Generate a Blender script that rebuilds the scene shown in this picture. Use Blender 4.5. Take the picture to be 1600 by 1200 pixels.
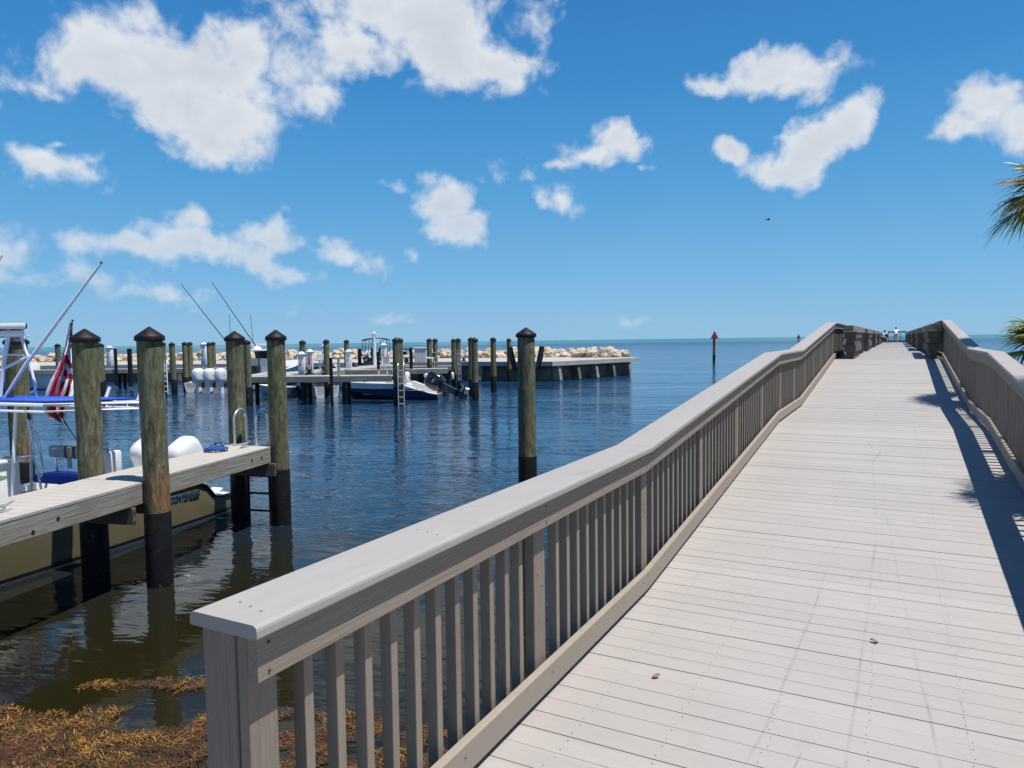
import bpy, bmesh, math, random
from mathutils import Vector, Matrix, noise as mnoise
random.seed(7)
rad = math.radians
for o in list(bpy.data.objects): bpy.data.objects.remove(o)
SC = bpy.context.scene
COL = SC.collection

# ------------------------------------------------------------------ camera
F = 1125.0; CH = 2.8
PITCH = math.atan(67.5/F); ROLL = -0.0136
cam = bpy.data.cameras.new('camera'); cam_o = bpy.data.objects.new('camera', cam); COL.objects.link(cam_o)
cam.sensor_width = 36; cam.sensor_fit = 'HORIZONTAL'; cam.lens = 36*F/1600
cam.clip_start = 0.05; cam.clip_end = 30000
CM = Matrix.Rotation(math.pi/2-PITCH, 3, 'X') @ Matrix.Rotation(ROLL, 3, 'Z')
cam_o.matrix_world = Matrix.Translation((0, 0, CH)) @ CM.to_4x4()
SC.camera = cam_o
def ray(u, v): return CM @ Vector(((u-800)/F, -(v-600)/F, -1.0))
def atd(u, v, y):                     # world point seen at photo pixel (u,v) at y metres ahead
    d = ray(u, v); return d*(y/d.y) + Vector((0, 0, CH))
def atz(u, v, z):
    d = ray(u, v); return d*((z-CH)/d.z) + Vector((0, 0, CH))
AZ = math.atan(600/F)
DV = Vector((math.sin(AZ), math.cos(AZ), 0)); NV = Vector((math.cos(AZ), -math.sin(AZ), 0))
def W(t, s, z): return NV*t + DV*s + Vector((0, 0, z))     # boardwalk coordinates -> world

# ------------------------------------------------------------------ world, sun, exposure
SUN_T, SUN_S = 0.345, 0.03
sd = (NV*SUN_T + DV*SUN_S + Vector((0, 0, 1))).normalized()
sun = bpy.data.lights.new('sun', 'SUN'); sun.energy = 5.0; sun.angle = rad(0.53); sun.color = (1, .95, .875)
sun_o = bpy.data.objects.new('sun', sun); COL.objects.link(sun_o)
sun_o.rotation_euler = (-sd).to_track_quat('-Z', 'Y').to_euler(); sun_o.location = (20, -10, 40)
SC.view_settings.view_transform = 'Standard'; SC.view_settings.look = 'None'
SC.view_settings.exposure = 0.5; SC.view_settings.gamma = 1; SC.view_settings.use_curve_mapping = False

world = bpy.data.worlds.new('World'); SC.world = world; world.use_nodes = True
NT = world.node_tree; NT.nodes.clear()
class G:
    """tiny node graph writer"""
    def __init__(s, nt): s.nt = nt
    def n(s, typ, ins=None, **kw):
        nd = s.nt.nodes.new(typ)
        for k, v in kw.items(): setattr(nd, k, v)
        for k, v in (ins or {}).items():
            sk = nd.inputs[k]
            if isinstance(v, bpy.types.NodeSocket): s.nt.links.new(v, sk)
            else: sk.default_value = v
        return nd
    def m(s, op, a, b=0.0, c=0.0, clamp=False):
        nd = s.nt.nodes.new('ShaderNodeMath'); nd.operation = op; nd.use_clamp = clamp
        for i, v in enumerate((a, b, c)):
            if isinstance(v, bpy.types.NodeSocket): s.nt.links.new(v, nd.inputs[i])
            else: nd.inputs[i].default_value = v
        return nd.outputs[0]
    def vm(s, op, a, b=None, out=0, scale=None):
        nd = s.nt.nodes.new('ShaderNodeVectorMath'); nd.operation = op
        for i, v in enumerate((a, b)):
            if v is None: continue
            if isinstance(v, bpy.types.NodeSocket): s.nt.links.new(v, nd.inputs[i])
            else: nd.inputs[i].default_value = v
        if scale is not None: nd.inputs['Scale'].default_value = scale
        return nd.outputs[out]
    def noise(s, vec, scale, detail=4, rough=.55, dist=0.0, col=False):
        nd = s.n('ShaderNodeTexNoise', {'Vector': vec, 'Scale': scale, 'Detail': detail, 'Roughness': rough, 'Distortion': dist})
        return nd.outputs['Color' if col else 'Fac']
    def mix(s, f, a, b, blend='MIX'):
        nd = s.nt.nodes.new('ShaderNodeMix'); nd.data_type = 'RGBA'; nd.blend_type = blend
        for k, v in ((0, f), (6, a), (7, b)):
            if isinstance(v, bpy.types.NodeSocket): s.nt.links.new(v, nd.inputs[k])
            else: nd.inputs[k].default_value = (v if k == 0 else (*v[:3], 1))
        return nd.outputs[2]
    def ramp(s, f, stops, interp='LINEAR'):
        nd = s.nt.nodes.new('ShaderNodeValToRGB'); s.nt.links.new(f, nd.inputs[0]); cr = nd.color_ramp; cr.interpolation = interp
        while len(cr.elements) < len(stops): cr.elements.new(.5)
        for e, (p, c) in zip(cr.elements, stops):
            e.position = p; e.color = (c, c, c, 1) if isinstance(c, (int, float)) else (*c, 1)
        return nd.outputs[0]
    def mr(s, f, a, b, c=0.0, d=1.0, smooth=False):
        nd = s.nt.nodes.new('ShaderNodeMapRange'); nd.interpolation_type = 'SMOOTHSTEP' if smooth else 'LINEAR'
        s.nt.links.new(f, nd.inputs[0])
        for i, v in enumerate((a, b, c, d)): nd.inputs[i+1].default_value = v
        return nd.outputs[0]
g = G(NT)
sky = g.n('ShaderNodeTexSky', sky_type='NISHITA', sun_disc=False, sun_elevation=math.asin(sd.z),
          sun_rotation=math.atan2(sd.x, sd.y), altitude=0, air_density=1.0, dust_density=0.25, ozone_density=2.2)
SKY_STR = .078
tc = g.n('ShaderNodeTexCoord'); dirv = tc.outputs['Generated']
sep = g.n('ShaderNodeSeparateXYZ', {0: dirv})
az = g.m('ARCTAN2', sep.outputs[0], sep.outputs[1]); el = g.m('ARCSINE', sep.outputs[2])
hor = g.ramp(g.m('DIVIDE', el, 1.5708), [(0, (.26,.52,.78)), (.055, (.175,.455,.77)), (.13, (.085,.355,.71)), (.21, (.045,.265,.62)), (.29, (.030,.205,.55)), (.5, (.016,.11,.38)), (1, (.010,.07,.27))])
hs = g.n('ShaderNodeMix', data_type='RGBA'); NT.links.new(g.n('ShaderNodeHueSaturation', {'Hue': .5, 'Saturation': 1.1, 'Value': .9, 'Color': sky.outputs[0]}).outputs[0], hs.inputs[6])
NT.links.new(g.vm('SCALE', hor, scale=.707/SKY_STR), hs.inputs[7]); hs.inputs[0].default_value = .9
skybase = hs.outputs[2]
wn = g.noise(dirv, 7.0, 3, .6, col=True)
wn2 = g.noise(dirv, 26.0, 3, .6, col=True)
base = g.n('ShaderNodeCombineXYZ', {0: az, 1: el, 2: 0.0}).outputs[0]
w1 = g.vm('SCALE', g.vm('SUBTRACT', wn, (.5, .5, .5)), scale=.07)
w2 = g.vm('SCALE', g.vm('SUBTRACT', wn2, (.5, .5, .5)), scale=.028)
pos = g.vm('MULTIPLY', g.vm('ADD', g.vm('ADD', base, w1), w2), (1, 1, 0))
# cloud masses: centre and half-sizes as angles on the sky (given through the bearings they have from the pier), weight
CL = [(228,95,148,68,0,1.4),(125,110,66,40,0,1.0),(330,110,120,60,0,1.35),(95,150,50,22,0,.6),(300,160,130,56,-12,1.45),(335,215,85,38,-15,1.2),(225,30,70,36,0,1),(400,85,120,55,0,1.2),(480,150,60,40,0,.9),(395,35,40,25,0,.7),
 (620,25,200,66,0,1.5),(700,85,125,58,-8,1.4),(560,85,110,42,0,1.15),(770,90,66,44,0,1.25),(470,10,60,30,0,.8),
 (85,262,80,24,-10,.9),(100,224,20,9,0,.5),(150,250,18,13,0,.5),
 (205,383,92,28,0,1.1),(300,333,60,24,-10,.75),(330,380,120,32,-8,1.25),(430,362,66,26,-8,.95),(415,410,75,20,-12,.9),
 (550,395,58,24,-15,.75),(515,372,25,12,0,.5),(690,318,50,36,-10,1.3),(715,358,72,32,-5,1.3),(650,395,25,10,-30,.45),
 (925,250,72,26,-8,1.15),(968,232,58,34,0,1.35),(865,262,50,20,0,1),(880,312,40,16,-25,.5),(1010,262,26,9,0,.5),
 (1205,112,68,40,0,1.2),(1265,128,62,36,-8,1.15),(1120,135,38,18,0,.75),(1190,92,45,26,0,1),(1235,150,40,18,0,.8),
 (1330,190,52,26,20,1.1),(1275,225,66,27,22,1.15),(1215,262,70,24,-5,1.1),(1150,245,44,18,-12,.95),(1260,255,50,18,20,.9),
 (1560,160,66,34,5,1.15),(1500,192,46,20,20,.9),(1600,195,50,40,0,1.1),(1660,180,90,45,0,1.1),
 (40,435,110,30,-5,.85),(135,440,72,36,-20,.8),(0,395,60,36,-30,.7),(210,460,140,20,0,.55),(-120,400,150,60,0,.9),
 (615,290,26,8,0,.35),(775,270,24,12,0,.3),(640,503,90,10,0,.26),(470,495,60,12,0,.26),(320,455,40,8,0,.35),(1020,500,60,8,0,.2),
 (420,-110,260,55,0,1.0),(60,-150,200,60,0,.9),(1300,-260,180,50,0,.8),(-300,150,160,70,0,1.0),(1900,60,160,60,0,1.0)]
acc = None
for (u, v, ru, rv, rot, wgt) in CL:
    d = ray(u, v).normalized()
    cen = (math.atan2(d.x, d.y), math.asin(d.z), 0)
    k = math.cos(cen[1])
    mp = g.n('ShaderNodeMapping', {'Vector': pos, 'Location': cen, 'Rotation': (0, 0, rad(rot)), 'Scale': (1.12*ru/F/max(k, .6), 1.2*rv/F, 1)}, vector_type='TEXTURE')
    ln = g.vm('LENGTH', mp.outputs[0], out=1)
    val = g.m('MULTIPLY_ADD', ln, -wgt, wgt)
    acc = val if acc is None else g.m('SMOOTH_MAX', acc, val, .12)
fa = g.noise(dirv, 15.0, 9, .6, .25)
wv = g.vm('ADD', dirv, g.vm('SCALE', g.vm('SUBTRACT', wn2, (.5, .5, .5)), scale=.035))
p1 = g.n('ShaderNodeTexVoronoi', {'Vector': wv, 'Scale': 30.}).outputs['Distance']
p2 = g.n('ShaderNodeTexVoronoi', {'Vector': wv, 'Scale': 70.}).outputs['Distance']
puff = g.m('ADD', g.m('MULTIPLY', g.m('SUBTRACT', p1, .45), .13), g.m('MULTIPLY', g.m('SUBTRACT', p2, .45), .07))
fb = g.m('SUBTRACT', fa, puff)
for (a_, e_, ra, re, wgt) in ((2.75, .22, .5, .10, 1.3), (-2.75, .25, .5, .11, 1.3), (2.1, .33, .35, .10, 1.1), (-2.0, .2, .35, .09, 1.2)):  # unseen clouds added behind the camera as fill for faces turned that way
    mp = g.n('ShaderNodeMapping', {'Vector': pos, 'Location': (a_, e_, 0), 'Scale': (ra, re, 1)}, vector_type='TEXTURE')
    acc = g.m('SMOOTH_MAX', acc, g.m('MULTIPLY_ADD', g.vm('LENGTH', mp.outputs[0], out=1), -wgt, wgt), .12)
fb2 = g.noise(g.vm('ADD', dirv, (.010, -.003, .014)), 15.0, 5, .6, .25)
soft = g.noise(g.vm('MULTIPLY', dirv, (1, 1, 1.6)), 10.0, 6, .6, .6)
dens = g.m('ADD', acc, g.m('MULTIPLY', g.m('SUBTRACT', fb, .52), 2.3))
alpha = g.mr(dens, 0.04, 0.80, smooth=True)
relief = g.m('MULTIPLY', g.m('SUBTRACT', fa, fb2), 3.2)
core = g.mr(dens, .35, 1.25)
ccol = g.mix(core, (7.9, 8.1, 8.3), (6.5, 6.9, 7.4))
ccol = g.mix(g.m('ADD', g.m('MULTIPLY', relief, 1.0), .35, clamp=True), g.vm('MULTIPLY', ccol, (.86, .88, .92)), ccol)
ccol = g.mix(g.m('MULTIPLY', g.mr(soft, .46, .66, 0, .62), g.mr(dens, .3, .95)), ccol, (5.3, 5.8, 6.5))
ccol = g.mix(g.m('MULTIPLY', g.mr(puff, .0, .14, 0, .35), g.mr(dens, .3, .9)), ccol, (5.2, 5.7, 6.4))
fade = g.mr(el, .0, .22, .55, 1.0)
skyc = g.mix(g.m('MULTIPLY', g.m('MULTIPLY', alpha, .96), fade), skybase, ccol)
bg = g.n('ShaderNodeBackground', {'Color': skyc, 'Strength': SKY_STR})
world.cycles.sampling_method = 'MANUAL'; world.cycles.sample_map_resolution = 512
g.n('ShaderNodeOutputWorld', {'Surface': bg.outputs[0]})

# ------------------------------------------------------------------ materials
def newmat(name):
    m = bpy.data.materials.new(name); m.use_nodes = True; nt = m.node_tree; nt.nodes.clear(); gg = G(nt)
    p = gg.n('ShaderNodeBsdfPrincipled'); o = gg.n('ShaderNodeOutputMaterial'); nt.links.new(p.outputs[0], o.inputs[0])
    return m, gg, p
def plain(name, col, rough=.5, metal=0., var=.12, vscale=6., bump=0., spec=.5, coat=0.):
    m, gg, p = newmat(name); tcn = gg.n('ShaderNodeTexCoord').outputs['Object']
    nz = gg.noise(tcn, vscale, 5, .6)
    c = gg.mix(gg.mr(nz, .3, .7), tuple(x*(1-var) for x in col), tuple(min(1, x*(1+var)) for x in col))
    gg.nt.links.new(c, p.inputs['Base Color']); p.inputs['Metallic'].default_value = metal
    p.inputs['Specular IOR Level'].default_value = spec; p.inputs['Coat Weight'].default_value = coat
    gg.nt.links.new(gg.mr(nz, .2, .8, rough*.85, min(1, rough*1.15)), p.inputs['Roughness'])
    if bump:
        b = gg.n('ShaderNodeBump', {'Strength': bump, 'Distance': .01, 'Height': gg.noise(tcn, vscale*6, 4, .6)})
        gg.nt.links.new(b.outputs[0], p.inputs['Normal'])
    return m
def grain(name, ca, cb, stretch, scale=1.0, rough=.7, bump=.35, rnd=.06, specks=0., dist=.004):
    """composite / timber grain; stretch = scale of coordinates per axis (small = long along that axis)"""
    m, gg, p = newmat(name); tcn = gg.n('ShaderNodeTexCoord').outputs['Object']
    v = gg.vm('MULTIPLY', tcn, tuple(x*scale for x in stretch))
    a = gg.noise(v, 1.0, 6, .65, .4); b = gg.noise(tcn, 1.3, 4, .6)
    c = gg.mix(gg.mr(a, .3, .7), ca, cb)
    c = gg.mix(gg.m('MULTIPLY', gg.mr(b, .35, .7), .45), c, tuple(x*(1-rnd*2.5) for x in ca))
    sn = gg.noise(tcn, 2.7, 7, .75, .8)
    c = gg.mix(gg.mr(sn, .56, .72, 0, .32), c, tuple(x*.55 for x in ca))
    c = gg.mix(gg.mr(sn, .40, .30, 0, .22), c, tuple(min(1, x*1.35) for x in cb))
    oi = gg.n('ShaderNodeObjectInfo').outputs['Random']
    c = gg.mix(1.0, c, gg.mix(oi, (1-rnd,)*3, (1+rnd,)*3), 'MULTIPLY')
    if specks:
        s_ = gg.noise(tcn, 60, 2, .5)
        c = gg.mix(gg.mr(s_, .64, .72, 0, specks), c, tuple(x*.45 for x in ca))
    gg.nt.links.new(c, p.inputs['Base Color'])
    bp = gg.n('ShaderNodeBump', {'Strength': bump, 'Distance': dist, 'Height': a}); gg.nt.links.new(bp.outputs[0], p.inputs['Normal'])
    gg.nt.links.new(gg.mr(a, .2, .8, rough*.85, min(1, rough*1.1)), p.inputs['Roughness'])
    return m
# boardwalk composite: rails run along local Y, deck boards along local X, posts along Z
M_cap = grain('cap_composite', (0.2789, 0.2627, 0.2496), (0.3011, 0.2849, 0.2720), (60, 3, 60), rough=.62, bump=.2, rnd=.02, specks=.05)
M_rail = grain('rail_composite', (0.1996, 0.1632, 0.1270), (0.2561, 0.2176, 0.1754), (90, 2.5, 90), rough=.7, bump=.8, rnd=.03, dist=.006)
M_toe = grain('toe_composite', (0.2511, 0.2135, 0.1754), (0.2728, 0.2345, 0.1918), (70, 2.5, 70), rough=.6, bump=.35, rnd=.02)
M_post = grain('post_composite', (0.1796, 0.1472, 0.1149), (0.2461, 0.2080, 0.1694), (110, 110, 2.2), rough=.72, bump=1.0, rnd=.03, dist=.006)
M_bal = grain('baluster_composite', (0.1996, 0.1664, 0.1300), (0.2461, 0.2080, 0.1663), (70, 70, 2.5), rough=.68, bump=.5, rnd=.05)
M_dark = plain('dark_composite', (0.1040, 0.0960, 0.0920), .7, var=.25, bump=.4)
M_pierwood = grain('weathered_dark_timber', (0.0690, 0.0600, 0.0510), (0.1140, 0.1008, 0.0852), (60, 2, 60), rough=.8, bump=.6, rnd=.12)
M_under = plain('dark_joists', (.10,.09,.08), .9)  # one even dark grey-brown for the joists

def deck_mat():
    m, gg, p = newmat('deck_composite'); tcn = gg.n('ShaderNodeTexCoord').outputs['Object']
    sp = gg.n('ShaderNodeSeparateXYZ', {0: tcn}); T, S = sp.outputs[0], sp.outputs[1]
    g1 = gg.noise(gg.vm('MULTIPLY', tcn, (3, 90, 20)), 1, 6, .65, .3)
    big = gg.noise(tcn, .8, 4, .6)
    # every board its own slight tone
    bi = gg.m('FLOOR', gg.m('DIVIDE', S, .1445))
    wn_ = gg.n('ShaderNodeTexWhiteNoise', noise_dimensions='1D'); gg.nt.links.new(bi, wn_.inputs['W'])
    c = gg.mix(gg.mr(g1, .3, .7), (.300,.284,.268), (.335,.318,.302))
    c = gg.mix(1., c, gg.mix(wn_.outputs[0], (.955,.955,.955), (1.03,1.03,1.03)), 'MULTIPLY')
    c = gg.mix(gg.mr(big, .45, .75, 0, .35), c, (.245,.23,.219))
    dash = gg.noise(gg.vm('MULTIPLY', tcn, (9, 120, 1)), 1, 2, .5)      # short dark streaks in the pressed grain
    c = gg.mix(gg.mr(dash, .66, .72, 0, .28), c, (.17,.155,.146))
    wob = gg.m('MULTIPLY', gg.m('SUBTRACT', gg.noise(tcn, 1.1, 2, .5), .5), .1)
    brk = gg.mr(gg.noise(gg.vm('MULTIPLY', tcn, (6, 2.2, 1)), 1, 3, .6), .42, .62)
    tot = None
    for (t0, s0, t1, s1, w, k) in [(-.17,1.9,-.12,6.5,.011,.5),(-.12,6.5,-.22,9.5,.008,.35),(.27,2.2,.12,4.6,.010,.55),(.12,4.6,-.05,7.2,.008,.3),(.33,2.0,.22,12,.005,.3),
                                   (-.50,3.4,-.42,6.0,.010,.45),(-.42,6.,-.30,6.9,.006,.5),(-.58,2.6,-.50,3.4,.008,.35),(-.2,9.2,-.14,9.9,.008,.9),(-.24,9.9,-.3,10.4,.008,.8),(.3,9,.18,15,.009,.3),(-.28,12,-.2,18,.02,.18),(-.36,3.0,-.33,3.25,.006,.9)]:
        b_ = (t1-t0)/(s1-s0)
        dist = gg.m('ABSOLUTE', gg.m('SUBTRACT', gg.m('ADD', T, gg.m('MULTIPLY', wob, .25)), gg.m('MULTIPLY_ADD', S, b_, t0-b_*s0)))
        ln = gg.mr(dist, w*.15, w*1.1, k*.8, 0)
        ln = gg.m('MULTIPLY', ln, gg.m('MULTIPLY', gg.m('GREATER_THAN', S, s0), gg.m('LESS_THAN', S, s1)))
        tot = ln if tot is None else gg.m('MAXIMUM', tot, ln)
    c = gg.mix(gg.m('MULTIPLY', tot, gg.m('MULTIPLY_ADD', brk, .75, .25)), c, (.105,.10,.098))
    st_ = gg.mr(gg.noise(gg.vm('MULTIPLY', tcn, (1.6, .8, 1)), 1.5, 6, .7, .6), .58, .76, 0, .30)
    c = gg.mix(st_, c, (.19,.17,.15))
    spk = gg.m('LESS_THAN', gg.n('ShaderNodeTexVoronoi', {'Vector': tcn, 'Scale': 5.}).outputs['Distance'], .022)
    c = gg.mix(gg.m('MULTIPLY', spk, .55), c, (.10,.08,.06))
    gg.nt.links.new(c, p.inputs['Base Color'])
    bp = gg.n('ShaderNodeBump', {'Strength': .35, 'Distance': .003, 'Height': g1}); gg.nt.links.new(bp.outputs[0], p.inputs['Normal'])
    p.inputs['Roughness'].default_value = .55
    return m
M_deck = deck_mat()

def piling_mat():
    m, gg, p = newmat('piling_timber'); tcn = gg.n('ShaderNodeTexCoord').outputs['Object']
    oi = gg.n('ShaderNodeObjectInfo').outputs['Random']
    tco = gg.vm('ADD', tcn, gg.n('ShaderNodeCombineXYZ', {0: gg.m('MULTIPLY', oi, 37), 1: gg.m('MULTIPLY', oi, 11), 2: 0.0}).outputs[0])
    v = gg.vm('MULTIPLY', tco, (22, 22, 4.5))
    a = gg.noise(v, 1.0, 8, .7, .8)
    fine = gg.noise(gg.vm('MULTIPLY', tco, (75, 75, 6.)), 1, 4, .6, .4)
    al = gg.noise(tco, 2.6, 5, .65)
    c = gg.ramp(a, [(.34, (.022,.017,.011)), (.46, (.085,.076,.045)), (.56, (.15,.15,.09)), (.70, (.29,.30,.20))])
    c = gg.mix(gg.mr(al, .40, .62, 0, .75), c, gg.mix(gg.mr(a, .35, .65), (.060,.072,.035), (.135,.155,.085)))
    c = gg.mix(gg.mr(fine, .60, .74, 0, .6), c, (.05,.042,.03))
    z = gg.n('ShaderNodeSeparateXYZ', {0: tcn}).outputs[2]
    rust = gg.m('MULTIPLY', gg.mr(gg.m('ADD', z, gg.m('MULTIPLY', al, .7)), .42, .95, 1, 0), gg.mr(gg.noise(gg.vm('MULTIPLY', tco, (4.5, 4.5, .6)), 1, 3, .5), .50, .62))
    c = gg.mix(gg.m('MULTIPLY', rust, .85), c, gg.mix(gg.mr(a, .3, .7), (.12,.045,.015), (.36,.15,.045)))
    gg.nt.links.new(c, p.inputs['Base Color']); p.inputs['Roughness'].default_value = .85
    h = gg.m('ADD', a, gg.m('MULTIPLY', fine, .5))
    bp = gg.n('ShaderNodeBump', {'Strength': .9, 'Distance': .018, 'Height': h}); gg.nt.links.new(bp.outputs[0], p.inputs['Normal'])
    return m
M_pile = piling_mat()
def wrap_mat():
    m, gg, p = newmat('black_pile_wrap'); tcn = gg.n('ShaderNodeTexCoord').outputs['Object']
    z = gg.n('ShaderNodeSeparateXYZ', {0: tcn}).outputs[2]
    vo = gg.n('ShaderNodeTexVoronoi', {'Vector': tcn, 'Scale': 38.}).outputs['Distance']
    patch = gg.noise(tcn, 5, 3, .6)
    barn = gg.m('MULTIPLY', gg.m('LESS_THAN', vo, .26), gg.m('MULTIPLY', gg.mr(patch, .55, .62), gg.mr(z, -.1, -.4)))
    c = gg.mix(gg.mr(gg.noise(tcn, 9, 4, .6), .3, .7), (.005,.005,.006), (.012,.012,.013))
    c = gg.mix(gg.m('MULTIPLY', barn, .7), c, (.32,.30,.26))
    gg.nt.links.new(c, p.inputs['Base Color']); p.inputs['Roughness'].default_value = .55; p.inputs['Specular IOR Level'].default_value = .25
    bp = gg.n('ShaderNodeBump', {'Strength': .5, 'Distance': .01, 'Height': gg.noise(tcn, 22, 4, .6)}); gg.nt.links.new(bp.outputs[0], p.inputs['Normal'])
    return m
M_wrap = wrap_mat()
M_cappl = plain('black_cap_plastic', (.010,.009,.010), .5, var=.3, vscale=14, bump=.25, spec=.2)
M_dockdeck = grain('bleached_dock_deck', (0.3276, 0.3089, 0.2808), (0.3931, 0.3744, 0.3463), (3, 80, 40), rough=.75, bump=.5, rnd=.04)
M_dockwood = grain('weathered_dock_timber', (0.1523, 0.1434, 0.1210), (0.3046, 0.2912, 0.2598), (40, 1.8, 40), rough=.85, bump=.9, rnd=.06, dist=.008)
M_beam = grain('dark_cross_beam', (.07,.06,.045), (.14,.12,.09), (3, 40, 40), rough=.9, bump=.7)
M_fardeck = plain('pale_far_dock', (0.3040, 0.2960, 0.2760), .8, var=.1, vscale=1.2)
M_farfas = plain('grey_dock_fascia', (0.2024, 0.1978, 0.1794), .85, var=.3, vscale=1.5, bump=.5)
M_conc = plain('concrete', (0.3280, 0.3157, 0.2952), .85, var=.12, vscale=.7, bump=.3)
M_concdark = plain('algae_wall_concrete', (.125,.115,.085), .9, var=.45, vscale=.9, bump=.6)
M_sand = plain('pale_shore', (0.3960, 0.3780, 0.3330), .95, var=.15, vscale=1.2, bump=.4)
M_alu = plain('aluminium', (.68,.69,.70), .28, metal=.85, var=.05)
M_galv = plain('galvanised', (.50,.51,.51), .42, metal=.7, var=.15, vscale=20)
M_white = plain('white_gelcoat', (0.6630, 0.6630, 0.6545), .22, var=.03, coat=.4)
M_whitep = plain('white_paint', (0.6460, 0.6545, 0.6630), .45, var=.06)
M_whitetube = plain('white_tube', (0.7104, 0.7296, 0.7584), .3, var=.05)
M_eng = plain('white_cowling', (0.6232, 0.6396, 0.6560), .2, var=.03, coat=.5)
M_engdk = plain('cowling_grey_graphics', (.22,.26,.31), .35, var=.2)
M_blk = plain('black_plastic', (.014,.014,.016), .32, var=.3)
M_gloss = plain('black_cowling', (.010,.010,.013), .15, var=.2, coat=.6)
M_navy = plain('navy_gelcoat', (.010,.020,.075), .16, var=.1, coat=.6)
M_olive = plain('olive_gelcoat', (.150,.138,.078), .22, var=.06, coat=.4)
M_boot = plain('grey_boot_stripe', (.42,.43,.44), .3, var=.1)
M_blue = plain('blue_canvas', (0.0096, 0.0680, 0.4160), .7, var=.12, bump=.2)
M_bluerope = plain('blue_rope', (.015,.075,.27), .8, var=.35, vscale=40, bump=.5)
M_cush = plain('grey_cushion', (.36,.38,.39), .55, var=.05)
M_cushnav = plain('navy_cushion', (.02,.03,.06), .55, var=.1)
M_tan = plain('tan_cushion', (.40,.30,.15), .55, var=.1)
M_green = plain('green_sign', (.012,.20,.055), .5, var=.1)
M_red = plain('red_sign', (0.2880, 0.0160, 0.0144), .5, var=.15)
M_redtxt = plain('red_paint', (.50,.02,.05), .5, var=.05)
M_logo = plain('green_fish_decal', (.16,.36,.17), .5, var=.1)
M_letter = plain('blue_lettering', (.012,.045,.11), .35, var=.2)
M_teal = plain('dark_teal_steel', (.010,.045,.075), .4, var=.2)
M_tealcan = plain('dark_teal_canopy', (.02,.09,.105), .5, var=.1)
M_skin = plain('skin', (.42,.24,.16), .5, var=.06)
M_hair = plain('dark_hair', (.015,.013,.012), .6, var=.2)
M_shirt = plain('white_shirt', (.80,.82,.84), .8, var=.04)
M_shorts = plain('grey_shorts', (.22,.25,.30), .8, var=.1)
M_pants = plain('dark_trousers', (.03,.035,.04), .8, var=.1)
M_leaf = plain('dry_leaf', (0.2400, 0.1440, 0.0600), .8, var=.35, vscale=60)
M_screw = plain('screw_head', (.075,.07,.066), .5, metal=.3)
M_trunk = grain('palm_trunk', (.14,.10,.07), (.30,.24,.18), (8, 8, 30), rough=.95, bump=1.0, dist=.02)
def rock_mat():
    m, gg, p = newmat('limestone_boulder'); tcn = gg.n('ShaderNodeTexCoord').outputs['Object']
    oi = gg.n('ShaderNodeObjectInfo').outputs['Random']
    tco = gg.vm('ADD', tcn, gg.n('ShaderNodeCombineXYZ', {0: gg.m('MULTIPLY', oi, 53), 1: gg.m('MULTIPLY', oi, 17), 2: 0.0}).outputs[0])
    a = gg.noise(tco, 2.0, 7, .65); b = gg.noise(tco, .9, 3, .5)
    c = gg.ramp(a, [(.32, (.17,.125,.075)), (.46, (.36,.30,.22)), (.62, (.52,.47,.39))])
    c = gg.mix(gg.mr(gg.m('ADD', b, gg.m('MULTIPLY', oi, .25)), .64, .78, 0, .6), c, (.42,.28,.13))
    gg.nt.links.new(c, p.inputs['Base Color']); p.inputs['Roughness'].default_value = .9
    bp = gg.n('ShaderNodeBump', {'Strength': .8, 'Distance': .06, 'Height': gg.noise(tco, 5, 6, .7)}); gg.nt.links.new(bp.outputs[0], p.inputs['Normal'])
    return m
M_rock = rock_mat()
def leafmat(name, a, b, rough=.4):
    m, gg, p = newmat(name)
    at = gg.n('ShaderNodeAttribute', attribute_name='tone').outputs['Fac']
    c = gg.mix(at, a, b)
    gg.nt.links.new(c, p.inputs['Base Color']); p.inputs['Roughness'].default_value = rough
    tr = gg.n('ShaderNodeBsdfTranslucent', {'Color': gg.vm('SCALE', c, scale=1.2)}); mx = gg.n('ShaderNodeMixShader', {0: .25, 1: p.outputs[0], 2: tr.outputs[0]})
    out = [n for n in gg.nt.nodes if n.type == 'OUTPUT_MATERIAL'][0]; gg.nt.links.new(mx.outputs[0], out.inputs[0])
    return m
M_frond = leafmat('palm_frond_green', (0.0447, 0.0957, 0.0229), (0.2040, 0.2423, 0.0573), .35)
M_frondy = leafmat('palm_frond_yellow', (0.2063, 0.1594, 0.0281), (0.3937, 0.2250, 0.0469), .5)
M_frondd = leafmat('palm_frond_dead', (0.0900, 0.0562, 0.0338), (0.2700, 0.1800, 0.1125), .8)
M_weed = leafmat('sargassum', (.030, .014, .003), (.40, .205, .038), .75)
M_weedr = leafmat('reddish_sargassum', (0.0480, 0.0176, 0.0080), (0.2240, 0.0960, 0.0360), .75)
M_weedbase = plain('sargassum_mat', (0.0320, 0.0192, 0.0064), .95, var=.7, vscale=30, bump=.6)

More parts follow.
